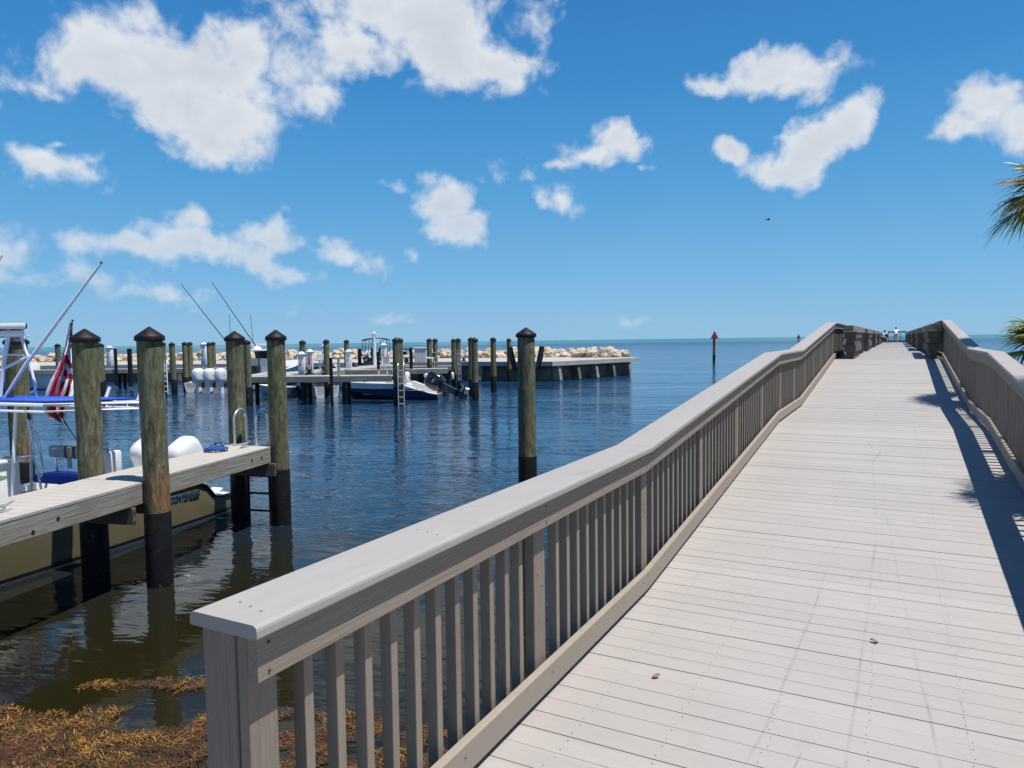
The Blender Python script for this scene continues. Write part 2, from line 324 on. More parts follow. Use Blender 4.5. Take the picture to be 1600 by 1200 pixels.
def water_mat():
    m, gg, p = newmat('sea_water')
    geo = gg.n('ShaderNodeNewGeometry').outputs['Position']
    sp = gg.n('ShaderNodeSeparateXYZ', {0: geo}); X, Y = sp.outputs[0], sp.outputs[1]
    rot = gg.n('ShaderNodeMapping', {'Vector': geo, 'Rotation': (0, 0, rad(12))}).outputs[0]
    dist = gg.vm('LENGTH', geo, out=1)
    # off-shore distance decides the water's own colour: olive shallows, blue channel, seagrass, turquoise flats
    wob = gg.m('MULTIPLY', gg.m('SUBTRACT', gg.noise(geo, .35, 3, .6), .5), 5)
    dd = gg.m('ADD', dist, wob)
    c = gg.mix(gg.mr(dd, 7.5, 17, smooth=True), (.011,.0100,.0035), (.0045,.019,.046))
    c = gg.mix(gg.mr(dd, 16, 60), c, (.009,.046,.118))
    patch = gg.noise(gg.vm('MULTIPLY', geo, (.3, 1, 1)), .012, 4, .6)
    c = gg.mix(gg.m('MULTIPLY', gg.mr(dist, 90, 330), gg.mr(patch, .3, .7, .35, 1)), c, (.014,.031,.060))
    fd = gg.m('ADD', dist, gg.m('MULTIPLY', gg.m('SUBTRACT', patch, .5), 500))
    c = gg.mix(gg.mr(fd, 420, 700), c, (.022,.125,.115))
    c = gg.mix(gg.mr(fd, 1500, 4000, 0, .5), c, (.022,.095,.115))
    gg.nt.links.new(c, p.inputs['Base Color'])
    gg.nt.links.new(gg.mr(dist, 10, 400, .02, .22), p.inputs['Roughness']); p.inputs['IOR'].default_value = 1.333
    calm = gg.mr(gg.noise(gg.vm('MULTIPLY', rot, (.30, 1, 1)), .13, 4, .6), .36, .62, .30, 1.15)            # cat's-paws: rougher and smoother patches
    near = gg.mr(dist, 6, 13, .28, 1.0)
    v = gg.vm('MULTIPLY', rot, (.62, 1.7, 1))
    n1 = gg.noise(v, 1.0, 3, .55, .5); n2 = gg.noise(v, 3.1, 2, .55, .7); n3 = gg.noise(v, 10, 2, .5, .4)
    nb = gg.noise(gg.vm('MULTIPLY', rot, (.25, .6, 1)), .55, 2, .5)
    h = gg.m('ADD', gg.m('MULTIPLY', n1, .065), gg.m('MULTIPLY', n2, .016))
    h = gg.m('ADD', h, gg.m('MULTIPLY', n3, .0028))
    h = gg.m('MULTIPLY', gg.m('MULTIPLY', h, calm), near)
    far = gg.mr(dist, 25, 120)
    h = gg.m('MULTIPLY', h, gg.mr(dist, 22, 90, 1.0, 3.6))
    h = gg.m('ADD', h, gg.m('MULTIPLY', gg.m('MULTIPLY', nb, .35), far))
    bp = gg.n('ShaderNodeBump', {'Strength': 1.0, 'Distance': 1.0, 'Height': h}); gg.nt.links.new(bp.outputs[0], p.inputs['Normal'])
    return m
M_water = water_mat()

# ------------------------------------------------------------------ mesh helpers
class B:
    def __init__(s): s.v = []; s.f = []; s.mi = []; s.cur = 0; s.sm = []; s.smooth = False
    def add(s, vs, fs):
        o = len(s.v); s.v += [Vector(x) for x in vs]
        for f in fs: s.f.append([i+o for i in f]); s.mi.append(s.cur); s.sm.append(s.smooth)
    def box(s, x0, x1, y0, y1, z0, z1, fr=None):
        P = [(x, y, z) for z in (z0, z1) for y in (y0, y1) for x in (x0, x1)]
        if fr: P = [fr(*q) for q in P]
        s.add(P, [(0,2,3,1),(4,5,7,6),(0,1,5,4),(2,6,7,3),(0,4,6,2),(1,3,7,5)])
    def bbox(s, x0, x1, y0, y1, z0, z1, r=.01, fr=None):
        """box with chamfered edges"""
        bm = bmesh.new(); bmesh.ops.create_cube(bm, size=1)
        for v in bm.verts: v.co = Vector(((x0+x1)/2+v.co.x*(x1-x0), (y0+y1)/2+v.co.y*(y1-y0), (z0+z1)/2+v.co.z*(z1-z0)))
        bmesh.ops.bevel(bm, geom=bm.edges[:], offset=r, segments=2, affect='EDGES', profile=.5)
        bm.verts.ensure_lookup_table()
        s.add([fr(*v.co) if fr else v.co.copy() for v in bm.verts], [[v.index for v in f.verts] for f in bm.faces]); bm.free()
    def prism(s, poly, z0, z1, fr=None):
        n = len(poly); P = [(x, y, z0) for x, y in poly]+[(x, y, z1) for x, y in poly]
        if fr: P = [fr(*q) for q in P]
        s.add(P, [tuple(range(n))[::-1], tuple(range(n, 2*n))]+[(i, (i+1) % n, n+(i+1) % n, n+i) for i in range(n)])
    def tube(s, pts, r, n=8, cap=True, closed=False):
        pts = [Vector(p) for p in pts]; m = len(pts); rr = r if isinstance(r, (list, tuple)) else [r]*m
        o = len(s.v); up = Vector((0, 0, 1)); prev = None; vs = []
        for i, p in enumerate(pts):
            a = pts[(i-1) % m] if (closed or i) else pts[0]; b = pts[(i+1) % m] if (closed or i < m-1) else pts[-1]
            t = (b-a).normalized()
            if prev is None:
                x = t.cross(up); x = x.normalized() if x.length > 1e-3 else Vector((1, 0, 0))
            else:
                x = (prev - t*prev.dot(t)); x = x.normalized() if x.length > 1e-5 else prev
            prev = x; y = t.cross(x)
            vs += [p+(x*math.cos(k*2*math.pi/n)+y*math.sin(k*2*math.pi/n))*rr[i] for k in range(n)]
        fs = []
        for i in range(m if closed else m-1):
            j = (i+1) % m
            for k in range(n): fs.append((i*n+k, i*n+(k+1) % n, j*n+(k+1) % n, j*n+k))
        if cap and not closed: fs += [tuple(range(n))[::-1], tuple(range((m-1)*n, m*n))]
        s.add(vs, fs)
    def lathe(s, prof, n=24, c=(0, 0, 0), fr=None, jit=0., seed=0):
        """prof: list of (r,z)"""
        vs = []
        for (r, z) in prof:
            for k in range(n):
                a = k*2*math.pi/n
                rr = r*(1+jit*mnoise.noise((math.cos(a)*1.2+seed*7.1, math.sin(a)*1.2, z*.8+seed))) if jit else r
                q = (c[0]+rr*math.cos(a), c[1]+rr*math.sin(a), c[2]+z); vs.append(fr(*q) if fr else q)
        fs = [(i*n+k, i*n+(k+1) % n, (i+1)*n+(k+1) % n, (i+1)*n+k) for i in range(len(prof)-1) for k in range(n)]
        fs += [tuple(range(n))[::-1], tuple(range((len(prof)-1)*n, len(prof)*n))]
        s.add(vs, fs)
    def ell(s, c, r, n=16, m=10, fr=None, p=1.0):
        """(super)ellipsoid"""
        def sg(x): return math.copysign(abs(x)**p, x)
        vs = [(c[0], c[1], c[2]-r[2])]
        for i in range(1, m):
            e = -math.pi/2+math.pi*i/m
            for k in range(n):
                a = 2*math.pi*k/n
                vs.append((c[0]+r[0]*sg(math.cos(e))*sg(math.cos(a)), c[1]+r[1]*sg(math.cos(e))*sg(math.sin(a)), c[2]+r[2]*sg(math.sin(e))))
        vs.append((c[0], c[1], c[2]+r[2])); L = len(vs)-1
        if fr: vs = [fr(*q) for q in vs]
        fs = [(0, 1+(k+1) % n, 1+k) for k in range(n)]
        for i in range(m-2):
            for k in range(n): fs.append((1+i*n+k, 1+i*n+(k+1) % n, 1+(i+1)*n+(k+1) % n, 1+(i+1)*n+k))
        fs += [(L, 1+(m-2)*n+k, 1+(m-2)*n+(k+1) % n) for k in range(n)]
        s.add(vs, fs)
    def sweep(s, sec, path):
        """sec: list of (a,b) ; path(i)-> function (a,b)->point ; path: list of such functions"""
        n = len(sec); vs = [f(a, b) for f in path for a, b in sec]
        fs = [(i*n+k, i*n+(k+1) % n, (i+1)*n+(k+1) % n, (i+1)*n+k) for i in range(len(path)-1) for k in range(n)]
        fs += [tuple(range(n))[::-1], tuple(range((len(path)-1)*n, len(path)*n))]
        s.add(vs, fs)

def link(o, parent=None):
    COL.objects.link(o)
    if parent is not None: o.parent = parent
    return o
def tag(o, label=None, cat=None, group=None, kind=None):
    if label: o['label'] = label
    if cat: o['category'] = cat
    if group: o['group'] = group
    if kind: o['kind'] = kind
    return o
MW = {}
def root_of(o):
    while o.parent: o = o.parent
    return o
def obj(name, b, mats, parent=None, at=None, rz=0., smooth=False, fix=True):
    """vertices of b are world coordinates; the object gets its own frame (or that of its root thing)"""
    me = bpy.data.meshes.new(name)
    if parent is not None: mat = MW[root_of(parent).name]
    else: mat = Matrix.Translation(at if at is not None else (0, 0, 0)) @ Matrix.Rotation(rz, 4, 'Z')
    inv = mat.inverted()
    me.from_pydata([inv @ v for v in b.v], [], b.f)
    mats = mats if isinstance(mats, (list, tuple)) else [mats]
    for m in mats: me.materials.append(m)
    me.polygons.foreach_set('material_index', [min(i, len(mats)-1) for i in b.mi])
    me.polygons.foreach_set('use_smooth', [bool(smooth or q) for q in b.sm])
    me.update()
    if fix:
        bm = bmesh.new(); bm.from_mesh(me); bmesh.ops.recalc_face_normals(bm, faces=bm.faces[:]); bm.to_mesh(me); bm.free()
    if smooth:
        try: me.set_sharp_from_angle(angle=rad(38))
        except Exception: pass
    o = bpy.data.objects.new(name, me); link(o, parent)
    if parent is None: o.matrix_world = mat; MW[o.name] = mat
    return o
def thing(name, loc, label, cat, group=None, rz=0.):
    o = bpy.data.objects.new(name, None); COL.objects.link(o); o.empty_display_size = .2
    m = Matrix.Translation(loc) @ Matrix.Rotation(rz, 4, 'Z'); o.matrix_world = m; MW[o.name] = m
    tag(o, label, cat, group); return o
def dup(root, loc, rz=0., scale=None, label=None, group=None):
    def cp(o, par):
        c = o.copy(); COL.objects.link(c); c.parent = par
        for ch in [x for x in bpy.data.objects if x.parent == o and x != c]: cp(ch, c)
        return c
    c = cp(root, None); c.location = loc; c.rotation_euler = (0, 0, rz)
    if scale: c.scale = scale
    if label: c['label'] = label
    if group: c['group'] = group
    m = Matrix.Translation(loc) @ Matrix.Rotation(rz, 4, 'Z')
    if scale: m = m @ Matrix.Diagonal((*scale, 1))
    MW[c.name] = m
    return c
def textmesh(name, txt, size, fr, mat, parent, shear=0., ext=.002, font_bold=0.):
    cu = bpy.data.curves.new(name+'_c', 'FONT'); cu.body = txt; cu.size = size; cu.align_x = 'CENTER'; cu.align_y = 'CENTER'
    cu.extrude = ext; cu.shear = shear; cu.offset = font_bold
    to = bpy.data.objects.new(name+'_t', cu); COL.objects.link(to)
    dg = bpy.context.evaluated_depsgraph_get(); me = bpy.data.meshes.new_from_object(to.evaluated_get(dg))
    b = B(); b.add([fr(*v.co) for v in me.vertices], [list(p.vertices) for p in me.polygons])
    bpy.data.objects.remove(to); bpy.data.curves.remove(cu); bpy.data.meshes.remove(me)
    return obj(name, b, mat, parent)
def arc(c, r, a0, a1, n, ax, ay):
    return [Vector(c)+Vector(ax)*r*math.cos(a0+(a1-a0)*i/n)+Vector(ay)*r*math.sin(a0+(a1-a0)*i/n) for i in range(n+1)]

# ------------------------------------------------------------------ setting: sea, shore
b = B()
Rs = [0, 3, 8, 20, 60, 200, 800, 3000, 9000, 20000]; n = 48
vs = [(0, 0, 0)]
for r in Rs[1:]: vs += [(r*math.cos(2*math.pi*k/n), r*math.sin(2*math.pi*k/n), 0) for k in range(n)]
fs = [(0, 1+k, 1+(k+1) % n) for k in range(n)]
for i in range(len(Rs)-2):
    for k in range(n): fs.append((1+i*n+k, 1+(i+1)*n+k, 1+(i+1)*n+(k+1) % n, 1+i*n+(k+1) % n))
b.add(vs, fs)
tag(obj('sea', b, M_water), kind='structure')
# landing the boardwalk starts from, behind and under the photographer
b = B(); b.box(-2.4, 9, -9, 1.28, -.5, .93, W); tag(obj('shore_path', b, M_conc), kind='structure')
b = B(); b.box(1.75, 9, .75, 17.5, -.5, .45, W); tag(obj('shore_ground', b, M_sand), kind='structure')

# ------------------------------------------------------------------ boardwalk
S1, S2, S3, S4, SEND = 4.85, 11.35, 14.2, 22.3, 81.0
Z0, Z1, Z2 = 1.0, 1.52, 2.15
def zd(s):
    if s < S1: return Z0
    if s < S2: return Z0+(Z1-Z0)*(s-S1)/(S2-S1)
    if s < S3: return Z1
    if s < S4: return Z1+(Z2-Z1)*(s-S3)/(S4-S3)
    return Z2
TL, TR = -1.49, 1.06            # inner edges of the cap rails
DL, DR = -1.60, 1.17            # deck edges
def cuts(a, b_): return [a]+[x for x in (S1, S2, S3, S4) if a+.01 < x < b_-.01]+[b_]
PW = .1445
walk = thing('boardwalk', W(0, 0, 1), None, None, rz=-AZ); walk['kind'] = 'structure'
b = B(); s = .6; i = 0; rr = random.Random(3)
while s < SEND:
    g_ = .0042 if s < 30 else .0035
    e = s+PW-g_; dz = rr.uniform(-.0012, .0012)
    b.add([W(DL, s, zd(s)+dz), W(DR, s, zd(s)+dz), W(DR, e, zd(e)+dz), W(DL, e, zd(e)+dz)]+[W(t, q, zd(q)-.026) for t, q in ((DL, s), (DR, s), (DR, e), (DL, e))],
          [(0,1,2,3),(4,7,6,5),(0,4,5,1),(3,2,6,7),(0,3,7,4),(1,5,6,2)])
    s += PW
obj('deck_boards', b, M_deck, walk)
b = B()
for t0, t1 in ((DL+.02, DL+.06), (-.9, -.86), (-.5, -.46), (-.1, -.06), (.3, .34), (.7, .74), (DR-.06, DR-.02)):
    c = cuts(.6, SEND)
    b.sweep([(t0, -.28), (t1, -.28), (t1, -.027), (t0, -.027)], [(lambda a, z, q=q: W(a, q, zd(q)+z)) for q in c])
for q in [1.2+2.4*k for k in range(34)]: b.box(DL-.1, DR+.1, q, q+.08, zd(q)-.5, zd(q)-.29, W)
obj('joists', b, M_under, walk)
b = B(); s = .6
while s < 13:
    for t in (-1.28, -.88, -.48, -.08, .32, .72):
        for q in (s+.03, s+PW-.036):
            tt = t+rr.uniform(-.012, .012); c = W(tt, q, zd(q)+.0022); r_ = .0031
            b.add([c+NV*r_*math.cos(a*1.047)+DV*r_*math.sin(a*1.047) for a in range(6)], [(0,1,2,3,4,5)])
    s += PW
o = obj('deck_screws', b, M_screw, walk); o['kind'] = 'stuff'

def piles_under(side_t):
    pass
def railing(t_in, sgn, label, pieces_cap, s0=1.33, s1=26.9, cw=.265):
    """t_in inner edge of cap, sgn=-1: outboard is toward -t (left rail); +1 for right rail"""
    root = thing('ramp_railing', W(t_in+sgn*.14, s0, Z0), label, 'railing', rz=-AZ)
    T = lambda d: t_in+sgn*d               # d = distance outboard of the cap's inner edge
    hb = 1.05
    # cap: rounded 2x section, .275 wide
    def capsec():
        r = .016; z1, z0 = hb, hb-.04; out = []
        for (cd, cz, a0) in ((cw-r, z1-r, 0), (r, z1-r, 90), (r, z0+.006, 180), (cw-r, z0+.006, 270)):
            rr_ = r if cz > z0+.01 else .006
            cdd = cd if cz > z0+.01 else (cw-.006 if cd > .1 else .006)
            for k in range(4):
                a = rad(a0+30*k); out.append((T(cdd+rr_*math.cos(a)), cz+rr_*math.sin(a)))
        return out
    def sweepb(sec, a, e):
        b = B(); b.sweep(sec, [(lambda x, z, q=q: W(x, q, zd(q)+z)) for q in cuts(a, e)]); return b
    for a, e in pieces_cap:
        obj('cap_rail', sweepb(capsec(), a, e-.003), M_cap, root)
    def rsec(d0, d1, z0, z1, r=.006):
        return [(T(d0+r), z0), (T(d1), z0), (T(d1), z1), (T(d0+r), z1), (T(d0), z1-r), (T(d0), z0+r)]
    for a, e in pieces_cap:
        obj('fascia_rail', sweepb(rsec(.034, .072, hb-.041-.14, hb-.041), a+(.03 if a == s0 else 0), e-.003), M_rail, root)
        obj('toe_board', sweepb(rsec(.028, .062, .028, .168, .009), a-(.3 if a == s0 else 0), e-.003), M_toe, root)
        o = obj('outer_rail', sweepb(rsec(cw-.055, cw-.025, hb-.13, hb-.041), a+.16, e-.003), M_rail, root)
    obj('outer_bottom_rail', sweepb(rsec(.140, .176, -.09, -.005), s0+.2, s1), M_rail, root)
    # posts, every 1.72 m
    posts = [s0+.03]+[3.16+1.72*k for k in range(14)]
    posts = [q for q in posts if q < s1]
    for k, q in enumerate(posts):
        b = B()
        zz = lambda x: zd(x)
        if k == 0:      # doubled end post
            b.bbox(T(.165), T(.24) if sgn > 0 else T(.165), q, q+.09, -.6, zz(q)+hb-.042, .004, W) if False else None
            lo, hi = sorted((T(.126), T(.253))); b.bbox(lo, hi, q, q+.13, -.6, zz(q)+hb-.042, .004, W)
            lo, hi = sorted((T(.080), T(.121))); b.bbox(lo, hi, q+.006, q+.110, -.4, zz(q)+hb-.044, .004, W)
        else:
            lo, hi = sorted((T(.085), T(.139))); b.bbox(lo, hi, q, q+.125, zz(q)-.35, zz(q+.1)+hb-.19, .004, W)
            lo, hi = sorted((T(.092), T(.18))); b.bbox(lo, hi, q+.01, q+.115, zz(q)+hb-.188, zz(q+.1)+hb-.046, .004, W)
        obj('post', b, M_post, root)
        # bolt heads
    b = B()
    for q in posts[1:9]:
        for dz in (.62, .55):
            c = W(T(.0845), q+.04+.05*(dz < .6), zd(q)+dz); b.ell(c, (.005, .005, .005), 6, 4)
    for q in (s0+.07, 3.2, 4.7, 4.95, 6.6):
        for z_, d_ in ((hb-.075, .0335), (hb-.155, .0335)):
            b.ell(W(T(d_), q, zd(q)+z_), (.0055, .0055, .0055), 6, 4)
    for q in (s0+.085, 2.3, 4.6):
        for k in range(3): b.ell(W(T(.075+.055*k), q+.012*k, zd(q)+hb+.0005), (.0045, .0045, .001), 6, 4)
    for q in (2.4, 3.25, 4.75, 6.4): b.ell(W(T(.0275), q, zd(q)+.11), (.005, .005, .005), 6, 4)
    o = obj('bolt_heads', b, M_screw, root); o['kind'] = 'stuff'
    # balusters
    q = s0+.255; cnt = 0; rest = B(); last = None
    while q < s1-.05:
        clear = all(not (p-.06 < q < p+.16) for p in posts)
        if clear:
            lo, hi = sorted((T(.0875), T(.138)))
            tgt = rest if cnt >= 100 else B()
            z0_, z1_ = zd(q)-.03, zd(q)+hb-.044
            tgt.box(lo, hi, q, q+.038, z0_, z1_, W)
            if cnt < 100:
                if cnt < 34:
                    tgt = B(); tgt.bbox(lo, hi, q, q+.038, z0_, z1_, .003, W)
                obj('baluster', tgt, M_bal, root)
            cnt += 1
        q += .142
    if rest.f: o = obj('far_balusters', rest, M_bal, root); o['kind'] = 'stuff'
    return root
PC = [(1.33, S1), (S1, 8.3), (8.3, S2), (S2, S3), (S3, 18.3), (18.3, S4), (S4, 26.9)]
railing(TL, -1, 'long brown-grey composite railing along the water side of the ramp, nearest the viewer', PC)
railing(TR, 1, 'brown-grey composite railing on the palm side of the ramp, casting its shadow on the deck', PC, cw=.205)
# support piles of the boardwalk
for side, t in (('left', DL-.05), ('right', DR+.05)):
    pass
pile_spots = []
for k in range(28):
    for t in (-1.42, 1.02): pile_spots.append((t, 3.0+2.85*k))
b = B()
for t, q in pile_spots: b.lathe([(.11, -1.2), (.11, zd(q)-.3)], 12, W(t, q, 0))
o = obj('support_piles', b, M_pile, walk); o['kind'] = 'stuff'

# side railing of the far level stretch + boxy bench bays
def far_rail(t, sgn, label):
    root = thing('pier_railing', W(t, 27, Z2), label, 'railing', rz=-AZ)
    b = B(); b.box(*sorted((t, t+sgn*.16)), 27, SEND, Z2+.90, Z2+.94, W); obj('top_rail', b, M_pierwood, root)
    for z0 in (.12, .36, .62):
        b = B(); b.box(*sorted((t+sgn*.05, t+sgn*.085)), 27, SEND, Z2+z0, Z2+z0+.13, W); obj('side_rail', b, M_pierwood, root)
    for k in range(23):
        q = 27.1+2.4*k
        if q > SEND: break
        b = B(); b.box(*sorted((t+sgn*.09, t+sgn*.17)), q, q+.09, Z2-.3, Z2+.898, W); obj('post', b, M_pierwood, root)
far_rail(-1.60, -1, 'dark plank railing of the far level pier, on the marina side')
far_rail(1.18, 1, 'dark plank railing of the far level pier, on the palm side')
ordn = ['nearest', 'second', 'third', 'fourth', 'fifth']
def bays(sgn, tin, side):
    first = None
    for k in range(5):
        q = 22.65+11.3*k
        lab = '%s boxy timber bench bay on the %s side of the level pier' % (ordn[k], side)
        if k: dup(first, W(tin, q, Z2), -AZ, label=lab); continue
        root = first = thing('bench_bay', W(tin, q, Z2), lab, 'bench', 'boxy bench bays along the pier', rz=-AZ)
        T = lambda d: tin+sgn*d
        def part(nm, d0, d1, s0, s1, z0, z1, m):
            b = B(); b.bbox(*sorted((T(d0), T(d1))), q+s0, q+s1, Z2+z0, Z2+z1, .008, W); obj(nm, b, m, root)
        part('base', .05, .22, .05, 3.6, .0, .20, M_pierwood)
        part('lower_band', .0, .30, .0, 4.1, .205, .41, M_pierwood)
        part('body', .03, .27, .03, 3.9, .412, .575, M_pierwood)
        part('upper_band', .0, .30, .0, 4.1, .58, .755, M_pierwood)
        part('ledge', -.03, .33, -.04, 4.3, .757, .785, M_post)
        part('backrest_beam', .07, .32, .0, 8.6, .79, .96, M_post)
        for j in range(3):
            part('post', .10, .20, 4.7+1.7*j, 4.82+1.7*j, .0, .788, M_pierwood)
bays(-1, -1.0, 'marina'); bays(1, .77, 'palm')
# end gate
root = thing('end_guardrail', W(.08, 80.3, Z2), 'dark blue steel guardrail closing the far end of the pier', 'railing', rz=-AZ)
b = B(); b.box(-.72, .86, 80.2, 80.27, Z2+.94, Z2+1.07, W); obj('top_rail', b, M_teal, root)
b = B(); b.box(-.72, .86, 80.2, 80.27, Z2+.0, Z2+.16, W); obj('bottom_rail', b, M_teal, root)
for t in (-.72, -.2, .34, .80):
    b = B(); b.box(t, t+.06, 80.19, 80.28, Z2-.01, Z2+1.09, W); obj('post', b, M_teal, root)
for k in range(14):
    t = -.62+.11*k; b = B(); b.box(t, t+.018, 80.22, 80.245, Z2+.15, Z2+.95, W); obj('bar', b, M_teal, root)
for sgn, t0, t1 in ((0, -1.6, -.72), (1, .86, 1.2)):
    b = B(); b.box(t0, t1, 80.2, 80.27, Z2+.0, Z2+.80, W); obj('side_panel', b, M_teal, root)

# ------------------------------------------------------------------ people
def skinbody(name, chain, radii, edges, mat, parent, sub=1):
    me = bpy.data.meshes.new(name); me.from_pydata([MW[root_of(parent).name].inverted() @ Vector(c) for c in chain], edges, [])
    o = bpy.data.objects.new(name, me); COL.objects.link(o)
    md = o.modifiers.new('s', 'SKIN')
    for v, r in zip(me.skin_vertices[0].data, radii): v.radius = (r, r) if not isinstance(r, tuple) else r
    me.skin_vertices[0].data[0].use_root = True
    s2 = o.modifiers.new('u', 'SUBSURF'); s2.levels = sub+1; s2.render_levels = sub+1
    dg = bpy.context.evaluated_depsgraph_get(); nm = bpy.data.meshes.new_from_object(o.evaluated_get(dg))
    bpy.data.objects.remove(o)
    nm.materials.clear(); nm.materials.append(mat)
    nm.polygons.foreach_set('use_smooth', [True]*len(nm.polygons))
    q = bpy.data.objects.new(name, nm); link(q, parent); nm.name = name
    return q
def person(s, t, label, pose, shirt, legs, h=1.0):
    root = thing('person', W(t, s, Z2), label, 'person', rz=-AZ)
    P = lambda x, y, z: W(t+x*h, s+y*h, Z2+z*h)
    if pose == 'lean':     # standing with back to us, leaning on the rail with both arms spread
        hip, wa, ch, nk, hd = (0, 0, .88), (0, .05, 1.02), (0, .14, 1.22), (0, .19, 1.38), (0, .22, 1.47)
        kn = [(-.10, .02, .47), (.10, -.03, .47)]; an = [(-.11, -.02, .09), (.13, -.08, .09)]; ft = [(-.12, .11, .03), (.14, .05, .03)]
        el = [(-.34, .22, 1.16), (.34, .22, 1.16)]; wr = [(-.46, .30, 1.05), (.46, .30, 1.05)]; hn = [(-.54, .31, 1.06), (.54, .31, 1.06)]
    else:                  # seated on the bench bay, bent forward
        hip, wa, ch, nk, hd = (0, 0, .52), (.03, .0, .66), (.08, 0, .88), (.14, 0, 1.03), (.19, 0, 1.13)
        kn = [(.40, -.13, .50), (.40, .13, .50)]; an = [(.42, -.14, .09), (.40, .15, .09)]; ft = [(.55, -.15, .03), (.53, .16, .03)]
        el = [(.12, -.24, .72), (.12, .24, .72)]; wr = [(.32, -.20, .60), (.32, .20, .60)]; hn = [(.40, -.16, .57), (.40, .16, .57)]
    ht = tuple(a+b_ for a, b_ in zip(hd, (0, .01, .13)))
    sh = [tuple(a+b_ for a, b_ in zip(ch, (sx*.17 if pose == 'lean' else 0, 0 if pose == 'lean' else sx*.17, .08))) for sx in (-1, 1)]
    hj = [tuple(a+b_ for a, b_ in zip(hip, (sx*.09 if pose == 'lean' else 0, 0 if pose == 'lean' else sx*.09, -.04))) for sx in (-1, 1)]
    V = [hip, wa, ch, nk, hd, ht, sh[0], el[0], wr[0], hn[0], sh[1], el[1], wr[1], hn[1], hj[0], kn[0], an[0], ft[0], hj[1], kn[1], an[1], ft[1]]
    R = [.12, .11, .13, .055, .085, .06, .055, .042, .028, .03, .055, .042, .028, .03, .085, .06, .04, .035, .085, .06, .04, .035]
    E_ = [(0,1),(1,2),(2,3),(3,4),(4,5),(2,6),(6,7),(7,8),(8,9),(2,10),(10,11),(11,12),(12,13),(0,14),(14,15),(15,16),(16,17),(0,18),(18,19),(19,20),(20,21)]
    skinbody('body', [P(*v) for v in V], [r*h for r in R], E_, M_skin, root)
    mid = lambda a, b_, k: tuple(x+(y-x)*k for x, y in zip(a, b_))
    V = [wa, hip, ch, mid(ch, nk, .7), sh[0], mid(sh[0], el[0], .75), sh[1], mid(sh[1], el[1], .75)]
    skinbody('shirt', [P(*v) for v in V], [x*h for x in (.135, .135, .155, .075, .075, .062, .075, .062)], [(0,1),(0,2),(2,3),(2,4),(4,5),(2,6),(6,7)], shirt, root)
    V = [hip, hj[0], mid(hj[0], kn[0], .85), hj[1], mid(hj[1], kn[1], .85)]
    skinbody('shorts', [P(*v) for v in V], [x*h for x in (.135, .11, .085, .11, .085)], [(0,1),(1,2),(0,3),(3,4)], legs, root)
    b = B(); c = P(hd[0], hd[1]-.012, hd[2]+.075); b.ell(c, (.098*h, .105*h, .10*h), 12, 8); obj('hair', b, M_hair, root, smooth=True)
    b = B(); c = P(hd[0], hd[1]+.10, hd[2]+.03); b.ell(c, (.014, .022, .018), 8, 6); obj('nose', b, M_skin, root, smooth=True)
person(79.5, -.02, 'person in a white shirt and shorts leaning on the guardrail at the pier end', 'lean', M_shirt, M_shorts, .9)
person(66.0, -.98, 'dark-haired person in a white shirt sitting bent forward at the pier edge', 'sit', M_shirt, M_pants, .86)

# ------------------------------------------------------------------ pilings
WRAP_T = .87; PTOP = 3.02
def make_piling(name, loc, label, r=.14, top=PTOP, seed=1, group=None, cap=True, wrapt=WRAP_T):
    root = thing(name, (loc[0], loc[1], wrapt), label, 'piling', group)
    b = B(); pr = []
    nz = 22
    for i in range(nz+1):
        z = wrapt-.05+(top-.10-wrapt+.05)*i/nz; pr.append((r*(1.0-.03*i/nz), z))
    b.lathe(pr, 28, (loc[0], loc[1], 0), jit=.07, seed=seed); obj('shaft', b, M_pile, root, smooth=True)
    b = B(); b.lathe([(r*1.03, -1.5), (r*1.03, 0), (r*1.05, .3), (r*1.05, wrapt-.02), (r*1.02, wrapt)], 28, (loc[0], loc[1], 0), jit=.05, seed=seed); obj('wrap', b, M_wrap, root, smooth=True)
    if cap:
        b = B(); R = r*1.14
        b.lathe([(R, top-.165), (R*1.01, top-.16), (R*1.01, top-.115), (R*.97, top-.105), (.010, top-.002), (.003, top)], 28, (loc[0], loc[1], 0)); obj('cap', b, M_cappl, root, smooth=True)
    return root
near = [(tuple((atz(141, 741, 1.235)+Vector((-.02, .06, 0)))[:2]), 'thick green-brown mooring piling left of the two nearest, coming up behind the dock edge', 3, .148),
        ((-4.16, 8.30), 'piling at the step of the near dock, orange rust stain above its black sleeve', 5, .140),
        (tuple((atz(369, 691, 1.235)+Vector((-.01, .12, 0)))[:2]), 'capped piling behind the aluminium ladder rails at the end of the near dock', 8, .140),
        ((-3.61, 11.06), 'capped piling at the outer corner of the near dock end, beside the ladder', 11, .138),
        (tuple(atd(34, 700, 12.1)[:2]), 'dark piling behind the white boat tower at the far left', 14, .165),
        (tuple(atd(824, 700, 12.0)[:2]), 'lone piling with black side brackets standing behind the ramp railing', 17, .150)]
for (xy, lab, sdd, r) in near:
    P_ = make_piling('mooring_piling', xy, lab, r, seed=sdd)
    if 'brackets' in lab:
        for sg in (-1, 1):
            b = B(); x, y = xy
            b.tube([(x+sg*.10, y+.13, 2.30), (x+sg*.19, y+.15, 2.34), (x+sg*.235, y+.155, 2.50), (x+sg*.27, y+.155, 2.70)], [.03, .045, .05, .042], 10); obj('bracket', b, M_blk, P_, smooth=True)
b = B()
x, y = near[1][0]
proto = None
